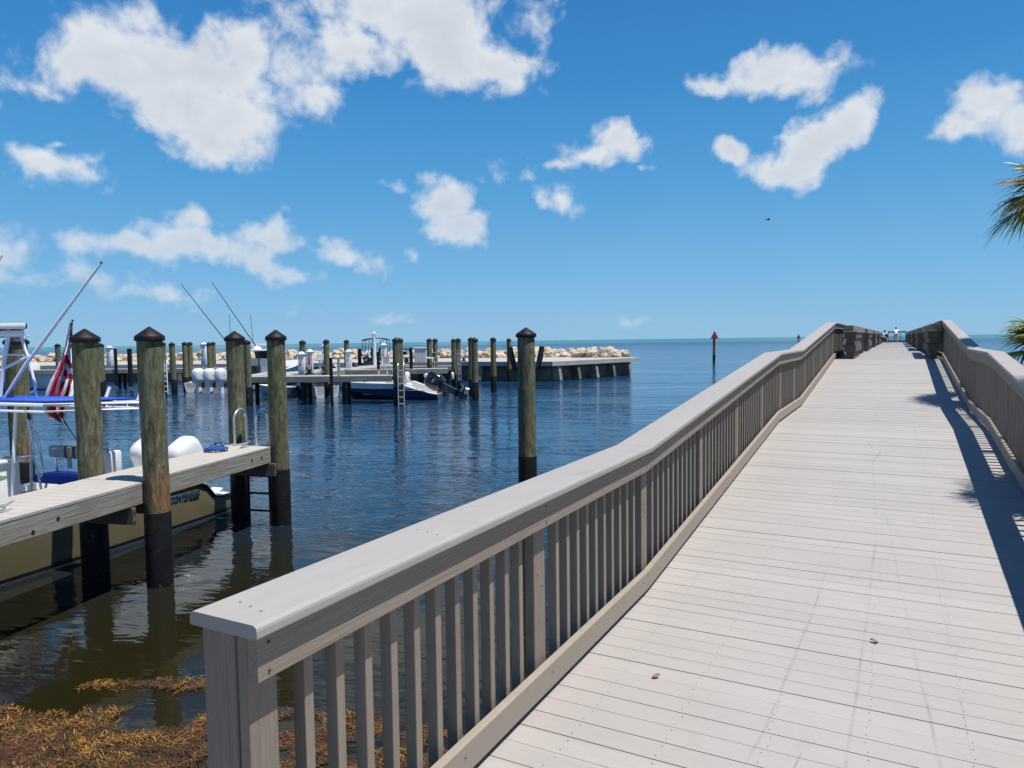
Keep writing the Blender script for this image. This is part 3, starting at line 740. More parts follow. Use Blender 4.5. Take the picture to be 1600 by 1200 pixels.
FP = [  # u at waterline, distance, label
 (620,31.5,'piling at the right end of the low finger dock, galvanised ladder beside it'),
 (626,33.2,'piling close behind the one at the end of the finger dock by the ladder'),
 (388,32.5,'piling half hidden behind the capped piling at the near dock end'),
 (474.5,36.0,'piling rising behind the white pedestal without a number'),
 (511.5,37.5,'piling right of the numbered pedestal with a white-flecked cap'),
 (543,44.0,'slim piling behind the single white pedestal in mid marina'),
 (742.5,33.9,'piling with orange-stained foot right of the outboard motor'),
 (737,36.5,'piling tucked behind the orange-footed piling right of the outboard'),
 (771.5,39.8,'lone slim piling between the orange-footed piling and the concrete platform'),
 (796,49.5,'slimmest lone piling close to the concrete platform, left of the bracketed one'),
 (672,42.0,'left piling of the pair beside the white utility box, rope round it'),
 (681,43.5,'right piling of the pair beside the white utility box, ladder on it'),
 (710,42.3,'left piling of the pair with a white fender hung at its foot'),
 (717,43.2,'right piling of the pair with a white fender, pale streaked'),
 (257,41.4,'piling just right of the rust-stained near piling, first of the far row'),
 (272,40.7,'leaning brown piling, second of the far row'),
 (291,43.4,'left piling of the pair behind the triple outboards'),
 (299,44.4,'right piling of the pair behind the triple outboards'),
 (329,46.5,'left piling of the pair right of the tall white bollard'),
 (335,47.5,'right piling of the pair right of the tall white bollard, dark below'),
 (157,39.0,'thin piling peeping out right of the thick near piling'),
 (160.5,41.0,'orange-brown piling peeping out right of the thick near piling, farther back'),
 (93,44.0,'small dark piling beside the flag')]
proto = make_piling('far_piling', (0, 0), 'x', .155, seed=21, group='pilings of the marina in the distance')
for k, (u, D, lab) in enumerate(FP):
    p = atd(u, 600, D)
    loc = (p.x, p.y, WRAP_T)
    if k == 0: proto.location = loc; proto['label'] = lab; MW[proto.name] = Matrix.Translation(loc)
    else:
        c = dup(proto, loc, rz=k*1.3, label=lab, scale=((1.0, 1.0, 1.0 if k % 3 else .985)))
        if 'leaning' in lab: c.rotation_euler = (0, rad(-1.2), 1.1)
# short posts on the finger dock
def shortpost(u, D, r, z0, z1, mats, label, sq=False):
    p = atd(u, 600, D); root = thing('dock_post', (p.x, p.y, 0), label, 'post')
    b = B()
    if sq: b.bbox(p.x-r, p.x+r, p.y-r, p.y+r, z0, z1, .01)
    else: b.lathe([(r, z0), (r, z1), (r*.7, z1+.02)], 14, (p.x, p.y, 0), jit=.03)
    obj('shaft', b, mats[0], root, smooth=not sq)
    b = B(); b.lathe([(r*1.15, z1+.0), (r*1.15, z1+.03), (r*.3, z1+.05)], 14, (p.x, p.y, 0)); obj('cap', b, mats[1], root)
shortpost(518, 32.0, .075, -1, 2.12, (M_wrap, M_blk), 'dark slim post standing in front of the low finger dock')
shortpost(530, 32.9, .055, 1.302, 2.12, (M_galv, M_galv), 'pale grey square post on the low finger dock', True)
shortpost(592, 40.5, .09, 1.2, 2.25, (M_wrap, M_blk), 'short black post beside the white lamp post')
shortpost(643, 40.5, .09, 1.2, 2.45, (M_wrap, M_blk), 'short black post near the white utility box')
shortpost(563, 50, .13, 1.25, 2.35, (M_wrap, M_blk), 'short black post by the golf cart front wheel')
shortpost(584, 49, .13, 1.25, 2.4, (M_wrap, M_blk), 'short black post by the golf cart rear wheel')
shortpost(182.5, 47, .10, .2, 2.6, (M_wrap, M_blk), 'black thin post left of the rust-stained piling, by the white bollard')
shortpost(204.5, 46, .14, .2, 2.6, (M_wrap, M_blk), 'thicker black post close left of the rust-stained piling')

# ------------------------------------------------------------------ near dock
dd = Vector((.222, .975, 0)).normalized(); dn = Vector((-dd.y, dd.x, 0))          # dn points left/back
DO = Vector((-4.664, 6.456, 0))                                   # front-edge point at the left of the photo
def DW(a, w, z): return DO+dd*a+dn*w+Vector((0, 0, z))            # a along, w across (0 = front edge)
drz = math.atan2(dd.y, dd.x)-math.pi/2
root = thing('near_dock', DW(0, .4, 0), 'weathered grey timber dock with bleached deck beside the olive boat', 'dock', rz=drz)
def dock_seg(a0, a1, w0, w1, nm):
    b = B(); a = a0
    while a < a1-.02:
        e = min(a+.144, a1); b.box(w0-.003, w1+.003, a+.002, e-.002, 1.205, 1.232, lambda x, y, z: DW(y, x, z)); a += .144
    obj('deck_boards', b, M_dockdeck, root)
    for w in (w0, w1-.045):
        b = B(); b.bbox(w, w+.045, a0, a1, .985, 1.204, .006, lambda x, y, z: DW(y, x, z)); obj('fascia', b, M_dockwood, root)
    b = B()
    for w in (w0+.25, (w0+w1)/2+.1): b.box(w, w+.04, a0+.02, a1-.02, 1.0, 1.203, lambda x, y, z: DW(y, x, z))
    obj('stringers', b, M_beam, root)
dock_seg(-4.5, 1.86, 0, .86, 'a'); dock_seg(1.865, 4.80, .075, .86, 'b')
for a in (1.60, 1.98+.12):      # clamp beams either side of the piling pair
    b = B(); b.bbox(-.02 if a < 1.9 else .0, .95, a, a+.05, .78, .975, .005, lambda x, y, z: DW(y, x, z)); obj('cross_beam', b, [M_beam], root)
for a, w in ((4.55, .0), ):
    b = B(); b.bbox(-.02, .95, a, a+.06, .78, .975, .005, lambda x, y, z: DW(y, x, z)); obj('cross_beam', b, M_beam, root)
    b = B(); b.bbox(-.05, .95, a+.36, a+.41, .78, .975, .005, lambda x, y, z: DW(y, x, z)); obj('cross_beam', b, M_dockwood, root)
b = B()
for a in (.33, .62, 4.1, 4.35, 4.62): b.lathe([(.019, -.012), (.019, .004)], 10, (0, 0, 0), fr=lambda x, y, z, a=a: DW(a+x, (-.001 if a < 1.9 else .074)-z, 1.10-.06*(a < .5)+y))
for a, zz in ((1.60, .93), (1.60, .82), (4.56, .93), (4.56, .83)): b.ell(DW(a+.02, -.025, zz), (.012, .012, .012), 8, 6)
o = obj('bolts', b, M_blk, root)
# rungs / ladder at the dock end
A_ = lambda x, y, z: DW(y, x, z)
root = thing('dock_ladder', DW(4.85, .52, 1.23), 'aluminium swim ladder with two looped handrails at the end of the near dock', 'ladder', rz=drz)
for w in (.71, .33):
    b = B()
    c = DW(4.80, w, 1.62); pts = [DW(4.64, w, 1.235), DW(4.64, w, 1.40)]+arc(c, .16, math.pi, 0, 10, dd, (0, 0, 1))+[DW(4.96, w, 1.40), DW(4.96, w, 1.0)]
    b.tube(pts, .021, 10); obj('handrail', b, M_alu, root, smooth=True)
    b = B(); b.bbox(w-.05, w+.05, 4.59, 4.69, 1.234, 1.245, .002, A_); obj('foot_plate', b, M_alu, root)
for w in (.71, .33):
    b = B(); b.tube([DW(4.96, w, 1.0), DW(4.96, w, -.6)], .022, 8); obj('side_rail', b, M_wrap, root, smooth=True)
for z in (.95, .70, .42, .14):
    b = B(); b.tube([DW(4.96, .71, z), DW(4.96, .33, z)], .018, 8); obj('rung', b, M_alu if z > .9 else M_wrap, root, smooth=True)
# cleats
def cleat(c, label, rz, k=1.):
    root = thing('dock_cleat', c, label, 'cleat', rz=rz)
    fr = lambda x, y, z: Vector(c)+Matrix.Rotation(rz, 3, 'Z') @ Vector((x*k, y*k, z*k))
    b = B(); b.tube([fr(-.15, 0, .075), fr(-.11, 0, .066), fr(-.05, 0, .055), fr(.05, 0, .055), fr(.11, 0, .066), fr(.15, 0, .075)], [.008, .012, .016, .016, .012, .008], 8); obj('horns', b, M_galv, root, smooth=True)
    b = B(); b.bbox(-.075, .075, -.032, .032, .0, .012, .003, fr); b.tube([fr(-.04, 0, .01), fr(-.035, 0, .05)], .014, 8); b.tube([fr(.04, 0, .01), fr(.035, 0, .05)], .014, 8); obj('base', b, M_galv, root, smooth=True)
cleat(DW(.28, .30, 1.234), 'galvanised cleat on the near end of the dock, at the left edge', drz+math.pi/2+.1)
cleat(DW(4.45, .42, 1.234), 'galvanised cleat in front of the ladder rails at the dock end', drz+math.pi/2)
# blue rope coil
root_c = DW(4.05, .62, 1.234); b = B()
rp = random.Random(5); pts = []
for i in range(150):
    a = i*.33; r_ = .055+.095*(i/150)+rp.uniform(-.008, .008); pts.append(root_c+Vector((r_*math.cos(a)*1.2, r_*math.sin(a), .012+.035*abs(math.sin(i*.11))+rp.uniform(0, .012))))
pts += [root_c+Vector((.0, .0, .06)), root_c+Vector((-.03, .02, .12)), root_c+Vector((.05, -.01, .13)), root_c+Vector((.10, .05, .05)), root_c+Vector((-.14, .10, .02))]
b.tube(pts, .009, 6); b.tube([root_c+Vector((-.12, -.02, .05)), root_c+Vector((-.02, .03, .11)), root_c+Vector((.08, .0, .14)), root_c+Vector((.14, .06, .10))], .009, 6)
tag(obj('rope_coil', b, M_bluerope, smooth=True, at=root_c), 'blue mooring rope coiled on the dock near its end', 'rope')

# ------------------------------------------------------------------ boats
def mkframe(o, fx):
    o = Vector((o[0], o[1], o[2] if len(o) > 2 else 0)); fx = Vector((fx[0], fx[1], 0)).normalized(); fy = Vector((-fx.y, fx.x, 0))
    return (lambda x, y, z: o+fx*x+fy*y+Vector((0, 0, z))), math.atan2(fx.y, fx.x)
def hull(root, fr, L, Bm, fs, fb, mats, xc=.68, cf=.90, sheer=None, floor=.22, gun=.18, n=26, tin=.0):
    """x forward from transom, y to port"""
    sh = sheer or (lambda x: fs+(fb-fs)*(x/L)**1.8)
    def hb(x): k = x/L; return Bm/2*(.93+.07*math.sin(min(k/.45, 1)*math.pi/2))*(1-max(0, (k-.42)/.58)**2.3)+.012
    st = [L*(i/n)**.92 for i in range(n+1)]
    b = B(); b.smooth = True; secs = []
    for x in st:
        k = x/L; h = hb(x); cz = .03+.42*k**3.2; ch = h*(cf-.26*k*(1 if cf < .95 else k)); kz = -.34+(fb*.72+.34)*max(0, (k-.62)/.38)**2.2; s_ = sh(x)
        half = [(0, kz), (ch*.5, kz+(cz-kz)*.55), (ch, cz), (ch+(h-ch)*.30+.012, cz+(s_-cz)*.33), (ch+(h-ch)*.62+.012, cz+(s_-cz)*.66), (h, s_)]
        secs.append([fr(x, -y, z) for y, z in half[::-1]]+[fr(x, y, z) for y, z in half[1:]])
    m = len(secs[0]); vs = [p for s_ in secs for p in s_]
    fs_ = [(i*m+k, (i+1)*m+k, (i+1)*m+k+1, i*m+k+1) for i in range(n) for k in range(m-1)]
    fs_.append(tuple(range(m)))
    b.add(vs, fs_); obj('hull', b, mats['hull'], root, smooth=True)
    # deck, gunwale, liner
    b = B(); ci = [i for i, x in enumerate(st) if x <= xc*L]; e = ci[-1]
    for sg in (1, -1):
        vs = []; 
        for i in ci:
            x = st[i]; h = hb(x); z = sh(x)+.004
            vs += [fr(x, sg*h, z), fr(x, sg*(h-gun), z+.01), fr(x, sg*(h-gun-.02), floor)]
        fs_ = [(3*j+q, 3*j+3+q, 3*j+4+q, 3*j+1+q) for j in range(len(ci)-1) for q in (0, 1)]
        b.add(vs, fs_)
    b.add([fr(st[i], sg*(hb(st[i])-gun-.02), floor) for i in ci for sg in (-1, 1)], [(2*j, 2*j+1, 2*j+3, 2*j+2) for j in range(len(ci)-1)])
    h = hb(0); z = sh(0)+.004
    b.box(.0, .14, -h+gun*.6, h-gun*.6, floor-.1, z, fr)
    h = hb(st[e]); z = sh(st[e])+.014
    b.add([fr(st[e], -(h-gun), z), fr(st[e], h-gun, z), fr(st[e], h-gun, floor), fr(st[e], -(h-gun), floor)], [(0, 1, 2, 3)])
    fd = list(range(e, n+1)); vs = []
    for i in fd:
        x = st[i]; h = hb(x); z = sh(x)
        vs += [fr(x, -h, z+.004), fr(x, -h*.5, z+.05), fr(x, 0, z+.065), fr(x, h*.5, z+.05), fr(x, h, z+.004)]
    b.add(vs, [(5*j+k, 5*j+5+k, 5*j+6+k, 5*j+1+k) for j in range(len(fd)-1) for k in range(4)])
    obj('deck', b, mats['deck'], root, fix=False)
    b = B(); pts = [fr(x, sg*(hb(x)+.012), sh(x)-.005) for sg, xs in ((1, st), (-1, st[::-1])) for x in xs]
    b.tube(pts, mats.get('rr', .022), 6); obj('rub_rail', b, mats['rail'], root, smooth=True)
    for key, dz0, hh in (('boot', 0., mats.get('bh', .065)), ('boot2', .048, .04)):
        if key not in mats: continue
        b = B()
        for sg in (1, -1):
            vs = []
            for x in st[:int(n*.93)]:
                k = x/L; h_ = hb(x); cz = .03+.42*k**3.2; ch = h_*(cf-.26*k*(1 if cf < .95 else k))
                zc = mats.get('bz', cz+.02)+dz0
                y0 = ch+.016+(h_-ch)*.05
                vs += [fr(x, sg*(y0+.0+dz0*.3), zc-.02), fr(x, sg*(y0+.008+dz0*.3), zc-.02+hh)]
            b.add(vs, [(2*j, 2*j+1, 2*j+3, 2*j+2) for j in range(len(vs)//2-1)])
        obj('boot_stripe', b, mats[key], root, fix=False)
    return hb, sh
def outboard(parent, fr, x, y, z, tilt, mats, k=1.0):
    """powerhead centre above the transom; tilt in degrees raises the leg"""
    T_ = Matrix.Rotation(rad(tilt), 3, 'Y')
    q = lambda a, b_, c: fr(*(Vector((x, y, z))+T_ @ Vector((a*k, b_*k, c*k))))
    e = thing_part('outboard_motor', parent, None)
    b = B(); b.ell((-.26, 0, .34), (.31, .200, .33), 24, 16, q, .60); 
    o = obj('cowling', b, mats[0], e if e else parent, smooth=True)
    b = B(); b.ell((-.28, 0, .33), (.17, .209, .10), 16, 8, q, .7); obj('cowling_badge', b, mats[2], e if e else parent, smooth=True)
    b = B(); b.prism([(-.47, -.11), (-.10, -.11), (-.05, .11), (-.1, .11), (-.47, .11)], -.02, .12, q); b.prism([(-.36, -.07), (-.14, -.07), (-.14, .07), (-.36, .07)], -.62, .0, q)
    obj('midsection', b, mats[1], e if e else parent)
    b = B(); b.box(-.60, -.08, -.12, .12, -.60, -.575, q); b.tube([q(-.02, 0, -.78), q(-.12, 0, -.78), q(-.40, 0, -.78), q(-.54, 0, -.78)], [.01, .055, .06, .035], 10)
    b.prism([(-.36, -.02), (-.16, -.02), (-.16, .02), (-.36, .02)], -1.0, -.6, q); obj('lower_unit', b, mats[1], e if e else parent, smooth=False)
    b = B()
    for j in range(3):
        a = j*2.094; ca, sa = math.cos(a), math.sin(a)
        b.add([q(-.52, ca*.03-sa*.03, sa*.03+ca*.03-.78), q(-.55, ca*.16-sa*.06, sa*.16+ca*.06-.78), q(-.58, ca*.18+sa*.05, sa*.18-ca*.05-.78), q(-.56, ca*.03+sa*.03, sa*.03-ca*.03-.78)], [(0, 1, 2, 3)])
    obj('propeller', b, mats[3] if len(mats) > 3 else M_galv, e if e else parent)
    b = B(); b.box(-.12, .06, -.10, .10, -.25, .06, q); obj('mount_bracket', b, M_blk, e if e else parent)
def thing_part(name, parent, mat):
    o = bpy.data.objects.new(name, None); o.empty_display_size = .1; link(o, parent); return o

# --- boat A, olive centre console beside the near dock, bow out of frame
fxA = Vector((-.335, -.942, 0))
oA = Vector((-4.70, 12.02, 0))-Vector((.942, -.335, 0))*1.30
frA, rzA = mkframe(oA, fxA)
A = thing('olive_boat', oA, 'olive-hulled centre console fishing boat with blue canvas top, moored behind the near dock', 'boat', rz=rzA)
def shA(x):
    if x < .38: return .30
    if x < .68: return .30+.33*(x-.38)/.30
    return .63+.42*((x-.68)/8.8)**1.6
hull(A, frA, 9.5, 2.62, .63, 1.1, dict(hull=M_olive, deck=M_white, rail=M_blk, boot=M_boot, bz=.0, bh=.04, boot2=M_blk, rr=.026), xc=.66, cf=.985, sheer=shA, n=60, floor=.20)
for k, y in enumerate((.40, -.38)):
    outboard(A, frA, .20, y, .47, 27, (M_eng, M_eng, M_engdk))
b = B()
textframe = lambda x, y, z: frA(1.62-x, 1.262+.035*y+z, .475+y)
textmesh('lettering', 'CONTENDER', .130, lambda x, y, z: frA(1.08-x*.78, 1.262+.02+.02*y+z, .46+y), M_letter, A, shear=.3, ext=.004, font_bold=.004)
# console
b = B(); b.bbox(3.0, 3.9, -.42, .42, .2, 1.30, .05, frA); obj('console', b, M_white, A, smooth=True)
b = B(); b.bbox(2.95, 3.97, -.46, .46, 1.29, 1.345, .02, frA); obj('console_top', b, M_white, A, smooth=True)
b = B()
fish = [(-.16, 0), (-.09, .03), (.0, .042), (.02, .085), (.05, .042), (.10, .02), (.17, .06), (.145, 0), (.17, -.06), (.10, -.015), (.03, -.035), (-.07, -.03)]

b = B(); b.prism(fish, 0, .004, lambda x, y, z: frA(3.28+x*.62, .422+z, 1.12+y*.62)); obj('fish_decal', b, M_logo, A)
# leaning post with striped backrest
lp = atd(100, 740, 10.6)
def boxpart(nm, x0, x1, y0, y1, z0, z1, m, r=.02, fr=frA, par=A):
    b = B(); b.bbox(x0, x1, y0, y1, z0, z1, r, fr); return obj(nm, b, m, par, smooth=True)
boxpart('leaning_post_seat', 1.66, 2.15, -.62, .62, .78, .90, M_blue, .05)
bk = boxpart('backrest', 1.76, 1.84, -.60, .60, 1.12, 1.30, M_cush, .03)
for y0, y1, m in ((-.27, -.205, M_cushnav), (-.202, -.10, M_tan), (-.097, -.03, M_cushnav)):
    b = B(); b.bbox(1.755, 1.846, y0, y1, 1.116, 1.304, .02, frA); obj('stripe', b, m, bk)
boxpart('armrest', 1.66, 1.95, .62, .70, .86, 1.26, M_white, .035)
for y in (-.5, .5):
    b = B(); b.tube([frA(2.1, y, .2), frA(1.95, y, .80)], .02, 8); b.tube([frA(1.72, y, .2), frA(1.76, y, .86), frA(1.80, y, 1.14)], .02, 8); obj('seat_frame', b, M_alu, A, smooth=True)
for y in (-.25, .15):
    b = B(); b.bbox(1.78, 1.81, y, y+.08, .96, 1.12, .01, frA); obj('backrest_bracket', b, M_boot, A)
boxpart('cooler', 2.2, 2.55, -.40, .45, .2, .72, M_tan, .05)
boxpart('tackle_station', 2.2, 2.5, .48, .78, .2, .86, M_cushnav, .04)
boxpart('aft_seat', .35, .75, -.60, .60, .2, .52, M_cush, .05)
# T-top: canvas slab on pipework, tower above it
zT = 2.04
def cz_(x): return zT+.05*(x-2.0)
b = B(); b.smooth = True
P_ = [(1.88, 1.25), (1.88, -1.20), (3.15, -1.20), (3.15, 1.10)]
b.add([frA(x, y, cz_(x)+.03) for x, y in P_]+[frA(x, y, cz_(x)-.005) for x, y in P_], [(0,1,2,3),(7,6,5,4),(0,4,5,1),(1,5,6,2),(2,6,7,3),(3,7,4,0)]); obj('canvas_top', b, M_blue, A)
b = B()
loop = [frA(x, y, cz_(x)-.03) for x, y in [(1.82, 1.30), (1.82, -1.25), (3.2, -1.25), (3.2, 1.15)]]
b.tube(loop, .022, 8, closed=True)
loop = [frA(x, y, cz_(x)-.12) for x, y in [(1.84, 1.24), (1.84, -1.2), (3.15, -1.2), (3.15, 1.10)]]
b.tube(loop, .016, 8, closed=True)
for y in (-.9, -.4, .1, .6, 1.0): b.tube([frA(1.82, y, cz_(1.82)-.03), frA(1.84, y+.05, cz_(1.84)-.12)], .01, 6)
for y in (-.5, .2, .8): b.tube([frA(1.82, y, cz_(1.82)-.03), frA(3.2, y, cz_(3.2)-.03)], .014, 6)
obj('canopy_frame', b, M_whitetube, A, smooth=True)
for (x, y) in ((1.86, .62), (1.84, 1.22), (1.84, -.1)):
    b = B(); b.tube([frA(x, y, cz_(x)-.05), frA(x-.08, y+.03, cz_(x)+.17)], .024, 10); obj('rod_holder', b, M_whitetube, A, smooth=True)
for (x, y) in ((2.1, .52), (2.1, -.52), (3.1, .50), (3.1, -.5)):
    b = B(); b.tube([frA(x+.12, y*.95, .21), frA(x+.06, y*1.0, 1.3), frA(x, y*1.05, cz_(x)-.06)], .022, 8); obj('canopy_leg', b, M_whitetube, A, smooth=True)
b = B(); b.tube([atd(0, 716, 9.6), atd(52, 711, 9.9), atd(60, 740, 9.9), atd(66, 775, 9.9)], .016, 8); b.tube([atd(43, 655, 9.9), atd(55, 712, 9.9)], .017, 8)
b.tube([atd(49, 675, 10.1), atd(55, 680, 10.1), atd(60, 700, 10.1), atd(68, 735, 10.1), atd(64, 745, 10.1)], .010, 8)
b.tube([atd(53, 672, 10.2), atd(59, 678, 10.2), atd(64, 700, 10.2), atd(67, 730, 10.2)], .008, 8)
obj('grab_rail', b, M_alu, A, smooth=True)
# tower and its small hardtop
b = B(); q0 = atd(-30, 511, 10.0); q1 = atd(40, 509, 10.0)
fr_ = lambda x, y, z: q1+Vector((x-.69*y, y, z))
b.bbox(-2.2, .0, -.1, 1.0, -.045, .035, .02, fr_); obj('tower_top', b, M_white, A, smooth=True)
b = B(); b.bbox(-2.2, -.02, -.05, .95, -.15, -.06, .03, fr_); obj('tower_visor', b, M_whitetube, A, smooth=True)
b = B(); b.bbox(-.02, .02, -.07, .06, -.04, .03, .01, fr_); obj('tower_end_cap', b, M_blk, A)
b = B()
b.tube([atd(15, 514, 10.0), atd(8, 556, 10.0), atd(2, 600, 10.0)], .028, 8)
b.tube([atd(32, 520, 10.0), atd(38, 542, 10.0), atd(44, 558, 10.0), atd(52, 590, 10.0), atd(56, 604, 10.0), atd(54, 610, 10.0), atd(48, 614, 10.0)], .020, 8)
b.tube([atd(8, 554, 10.0), atd(40, 555, 10.0)], .013, 8); b.tube([atd(4, 577, 10.0), atd(46, 556, 10.0)], .020, 8)
b.tube([atd(28, 522, 10.0), atd(20, 518, 10.0)], .02, 8); b.tube([atd(37, 531, 10.2), atd(45, 524, 10.2)], .008, 6)
b.tube([atd(2, 600, 10.0), atd(0, 620, 10.0)], .028, 8)
b.tube([atd(12, 516, 10.0), atd(-22, 516, 10.5)], .02, 8); b.tube([atd(-22, 514, 10.6), atd(-30, 600, 10.8), atd(-28, 625, 10.8)], .026, 8)
b.tube([atd(52, 590, 10.0), atd(57, 625, 10.1)], .014, 8)
obj('tower_frame', b, M_whitetube, A, smooth=True)
b = B(); b.tube([atd(4, 626, 9.9), atd(40, 570, 9.9), atd(158, 411, 9.9)], [.016, .026, .016], 10); ol = obj('outrigger', b, M_whitetube, A, smooth=True)
b = B(); b.tube([atd(157.5, 411.5, 9.9), atd(159, 409.5, 9.9)], .017, 8); obj('tip', b, M_blk, ol)
b = B(); b.tube([atd(-125, 618, 10.3), atd(-14, 430, 10.5), atd(4, 398, 10.5)], [.022, .018, .014], 8); obj('outrigger', b, M_whitetube, A, smooth=True)
b = B()
for v in (645, 650, 654): b.ell(atd(46, v, 10.0), (.035, .03, .012), 10, 6)
b.tube([atd(44, 636, 10.0), atd(45, 658, 10.0)], .014, 6)
obj('running_light', b, M_blk, A, smooth=True)
# flag: flies from a slanted pole at the stern quarter; long folds
def flag():
    D = 10.9
    rows = [ # v, left u, right u
     (503, 109, 113), (512, 107, 112.5), (525, 104.5, 112), (540, 101.5, 113), (553, 97, 114.5), (568, 91, 116), (585, 86, 117), (600, 78, 115.5), (615, 72, 113), (628, 70, 108), (640, 71, 104), (648, 76, 102), (655, 88, 101), (660, 96, 100)]
    n = 26; b = B(); b.smooth = True; tot = len(rows)
    fine = []
    for i in range(len(rows)-1):
        for k in range(4):
            f = k/4; a, c = rows[i], rows[i+1]; fine.append(tuple(a[j]+(c[j]-a[j])*f for j in range(3)))
    fine.append(rows[-1]); m = len(fine)
    vs = []
    for i, (v, ul, ur) in enumerate(fine):
        w = (ur-ul)/(40.)
        for k in range(n+1):
            f = k/n; amp = .11*min(1, w*1.3)
            dy = amp*math.sin(f*13+v*.035)+amp*.4*math.sin(f*25-v*.05)
            vs.append(atd(ul+(ur-ul)*f, v+5*math.sin(f*6+v*.05)*min(1, w), D+dy))
    for th in (0, .006):
        off = len(b.v)
        b.v += [p+Vector((0, th, 0)) for p in vs]
        for i in range(m-1):
            for k in range(n):
                fc = [i*(n+1)+k, i*(n+1)+k+1, (i+1)*(n+1)+k+1, (i+1)*(n+1)+k]
                b.f.append([off+q for q in (fc if th == 0 else fc[::-1])])
                v = fine[i][0]; f = (k+.5)/n
                # stripes run slanting across the folds; canton near the hoist at the top
                if v < 546 and f > .38+.30*(v-503)/60 and v < 541:
                    st = 2 if (int(i*1.0+k*.5) % 5) else 0
                    mi = st
                elif v < 556: mi = 0
                elif v < 592:
                    ph = (v-540)/9.5 - f*1.9+.3; ph2 = f*3.0+(v-556)*.012
                    mi = (int(math.floor(ph)) % 2) if f > .42 else (int(math.floor(ph2*1.6)) % 2)
                else:
                    mi = int(math.floor(f*6.4+(v-592)*.008+.2)) % 2
                b.mi.append(mi); b.sm.append(True)
    return b
fl = thing('flag', atd(112, 690, 10.9), 'limp red, white and blue striped flag hanging between the boat tower and the thick piling', 'flag')
obj('cloth', flag(), [plain('flag_white', (.74,.72,.76), .8, var=.04), plain('flag_red', (.45,.012,.03), .8, var=.1), plain('flag_blue', (.012,.02,.15), .8, var=.1)], fl, fix=False)
b = B(); b.tube([atd(113.5, 500, 10.95), atd(112.5, 520, 10.95), atd(113, 560, 10.98), atd(110, 600, 11.0)], .009, 6); obj('halyard_pole', b, M_alu, fl)
b = B(); b.tube([atd(83, 628, 10.85), atd(100, 658, 10.85), atd(123, 692, 10.85), atd(150, 732, 10.85)], .010, 6); obj('lower_pole', b, M_letter, fl)
b = B(); b.ell(atd(113.5, 500.5, 10.95), (.025, .02, .012), 8, 6); obj('finial', b, M_blk, fl)

# --- boat B behind the flag
def simple_boat(name, o, fx, label, L, Bm, fs, fb, hm, dm, rail, boot=None, xc=.66, floor=.25, **kw):
    fr, rz = mkframe(o, fx)
    r = thing(name, Vector((o[0], o[1], 0)), label, 'boat', rz=rz)
    mats = dict(hull=hm, deck=dm, rail=rail, rr=.03)
    if boot: mats['boot'] = boot
    hull(r, fr, L, Bm, fs, fb, mats, xc=xc, floor=floor, **kw)
    return r, fr
pB = atd(45, 603, 48.5)
Bt, frB = simple_boat('white_skiff', (pB.x+4.6, pB.y-.3), (-1, .12), 'white open boat with dark cushions seen between the boat tower and the flag', 7.4, 2.3, .95, 1.35, M_white, M_white, M_whitep, xc=.75, floor=.5)
for x in (1.6, 2.5, 3.4): boxpart('cushion', x, x+.6, -.9, -.3, .85, 1.12, M_cushnav, .06, frB, Bt)
boxpart('console', 4.2, 5.0, -.4, .4, .5, 1.7, M_white, .08, frB, Bt)
boxpart('windscreen', 4.95, 5.1, -.4, .4, 1.65, 2.0, M_blk, .03, frB, Bt)
outboard(Bt, frB, -.05, 0, .95, 0, (M_eng, M_eng, M_engdk), 1.05)
# second open boat, mostly hidden left of the rusty piling
pG = atd(215, 606, 43)
Gt, frG = simple_boat('low_white_boat', (pG.x+3.9, pG.y), (-.2, 1), 'low white boat stern between the leaning brown piling and the triple outboards', 6.4, 2.2, .55, .9, M_white, M_white, M_blue, floor=.3)
outboard(Gt, frG, -.05, 0, .62, 0, (M_eng, M_eng, M_engdk), .95)
# --- boat C triple outboards
oC = (-17.3, 42.0)
Ct, frC = simple_boat('triple_engine_boat', oC, (.20, .98), 'large white centre console boat with three white outboards and outriggers', 10.2, 3.1, .95, 1.65, M_white, M_white, M_whitep, boot=M_blk, floor=.5)
for y in (.72, 0, -.72): outboard(Ct, frC, -.25, y, .62, 0, (M_eng, M_eng, M_engdk), 1.25)
boxpart('console', 4.2, 5.4, -.5, .5, .5, 1.9, M_white, .1, frC, Ct)
boxpart('hardtop', 2.9, 6.2, -1.15, 1.15, 2.38, 2.47, M_white, .03, frC, Ct)
boxpart('radar', 4.0, 4.35, -1.0, .5, 2.72, 2.82, M_white, .03, frC, Ct)
b = B(); b.lathe([(.35, 2.47), (.30, 2.62), (.12, 2.72)], 14, frC(4.1, -.3, 0)); obj('radar_dome', b, M_white, Ct, smooth=True)
for (x, y) in ((3.3, .8), (3.3, -.8), (5.6, .8), (5.6, -.8)):
    b = B(); b.tube([frC(x+.3, y*.9, .5), frC(x, y, 2.4)], .04, 8); obj('hardtop_leg', b, M_blk, Ct, smooth=True)
boxpart('leaning_post', 3.1, 3.7, -.6, .6, .5, 1.45, M_blk, .06, frC, Ct)
boxpart('windscreen', 5.2, 5.35, -.5, .5, 1.85, 2.38, M_blk, .02, frC, Ct)
for p0, p1 in (((400, 541), (331, 441)), ((352, 532), (283, 444))):
    b = B(); b.tube([atd(*p0, 45.5), atd(*p1, 45.5)], [.030, .018], 6); obj('outrigger', b, M_blk, Ct, smooth=True)
for p0, p1 in (((396, 538), (391, 492)), ((361, 530), (358, 492))):
    b = B(); b.tube([atd(*p0, 45.5), atd(*p1, 45.5)], .014, 6); obj('antenna', b, M_blk, Ct, smooth=True)
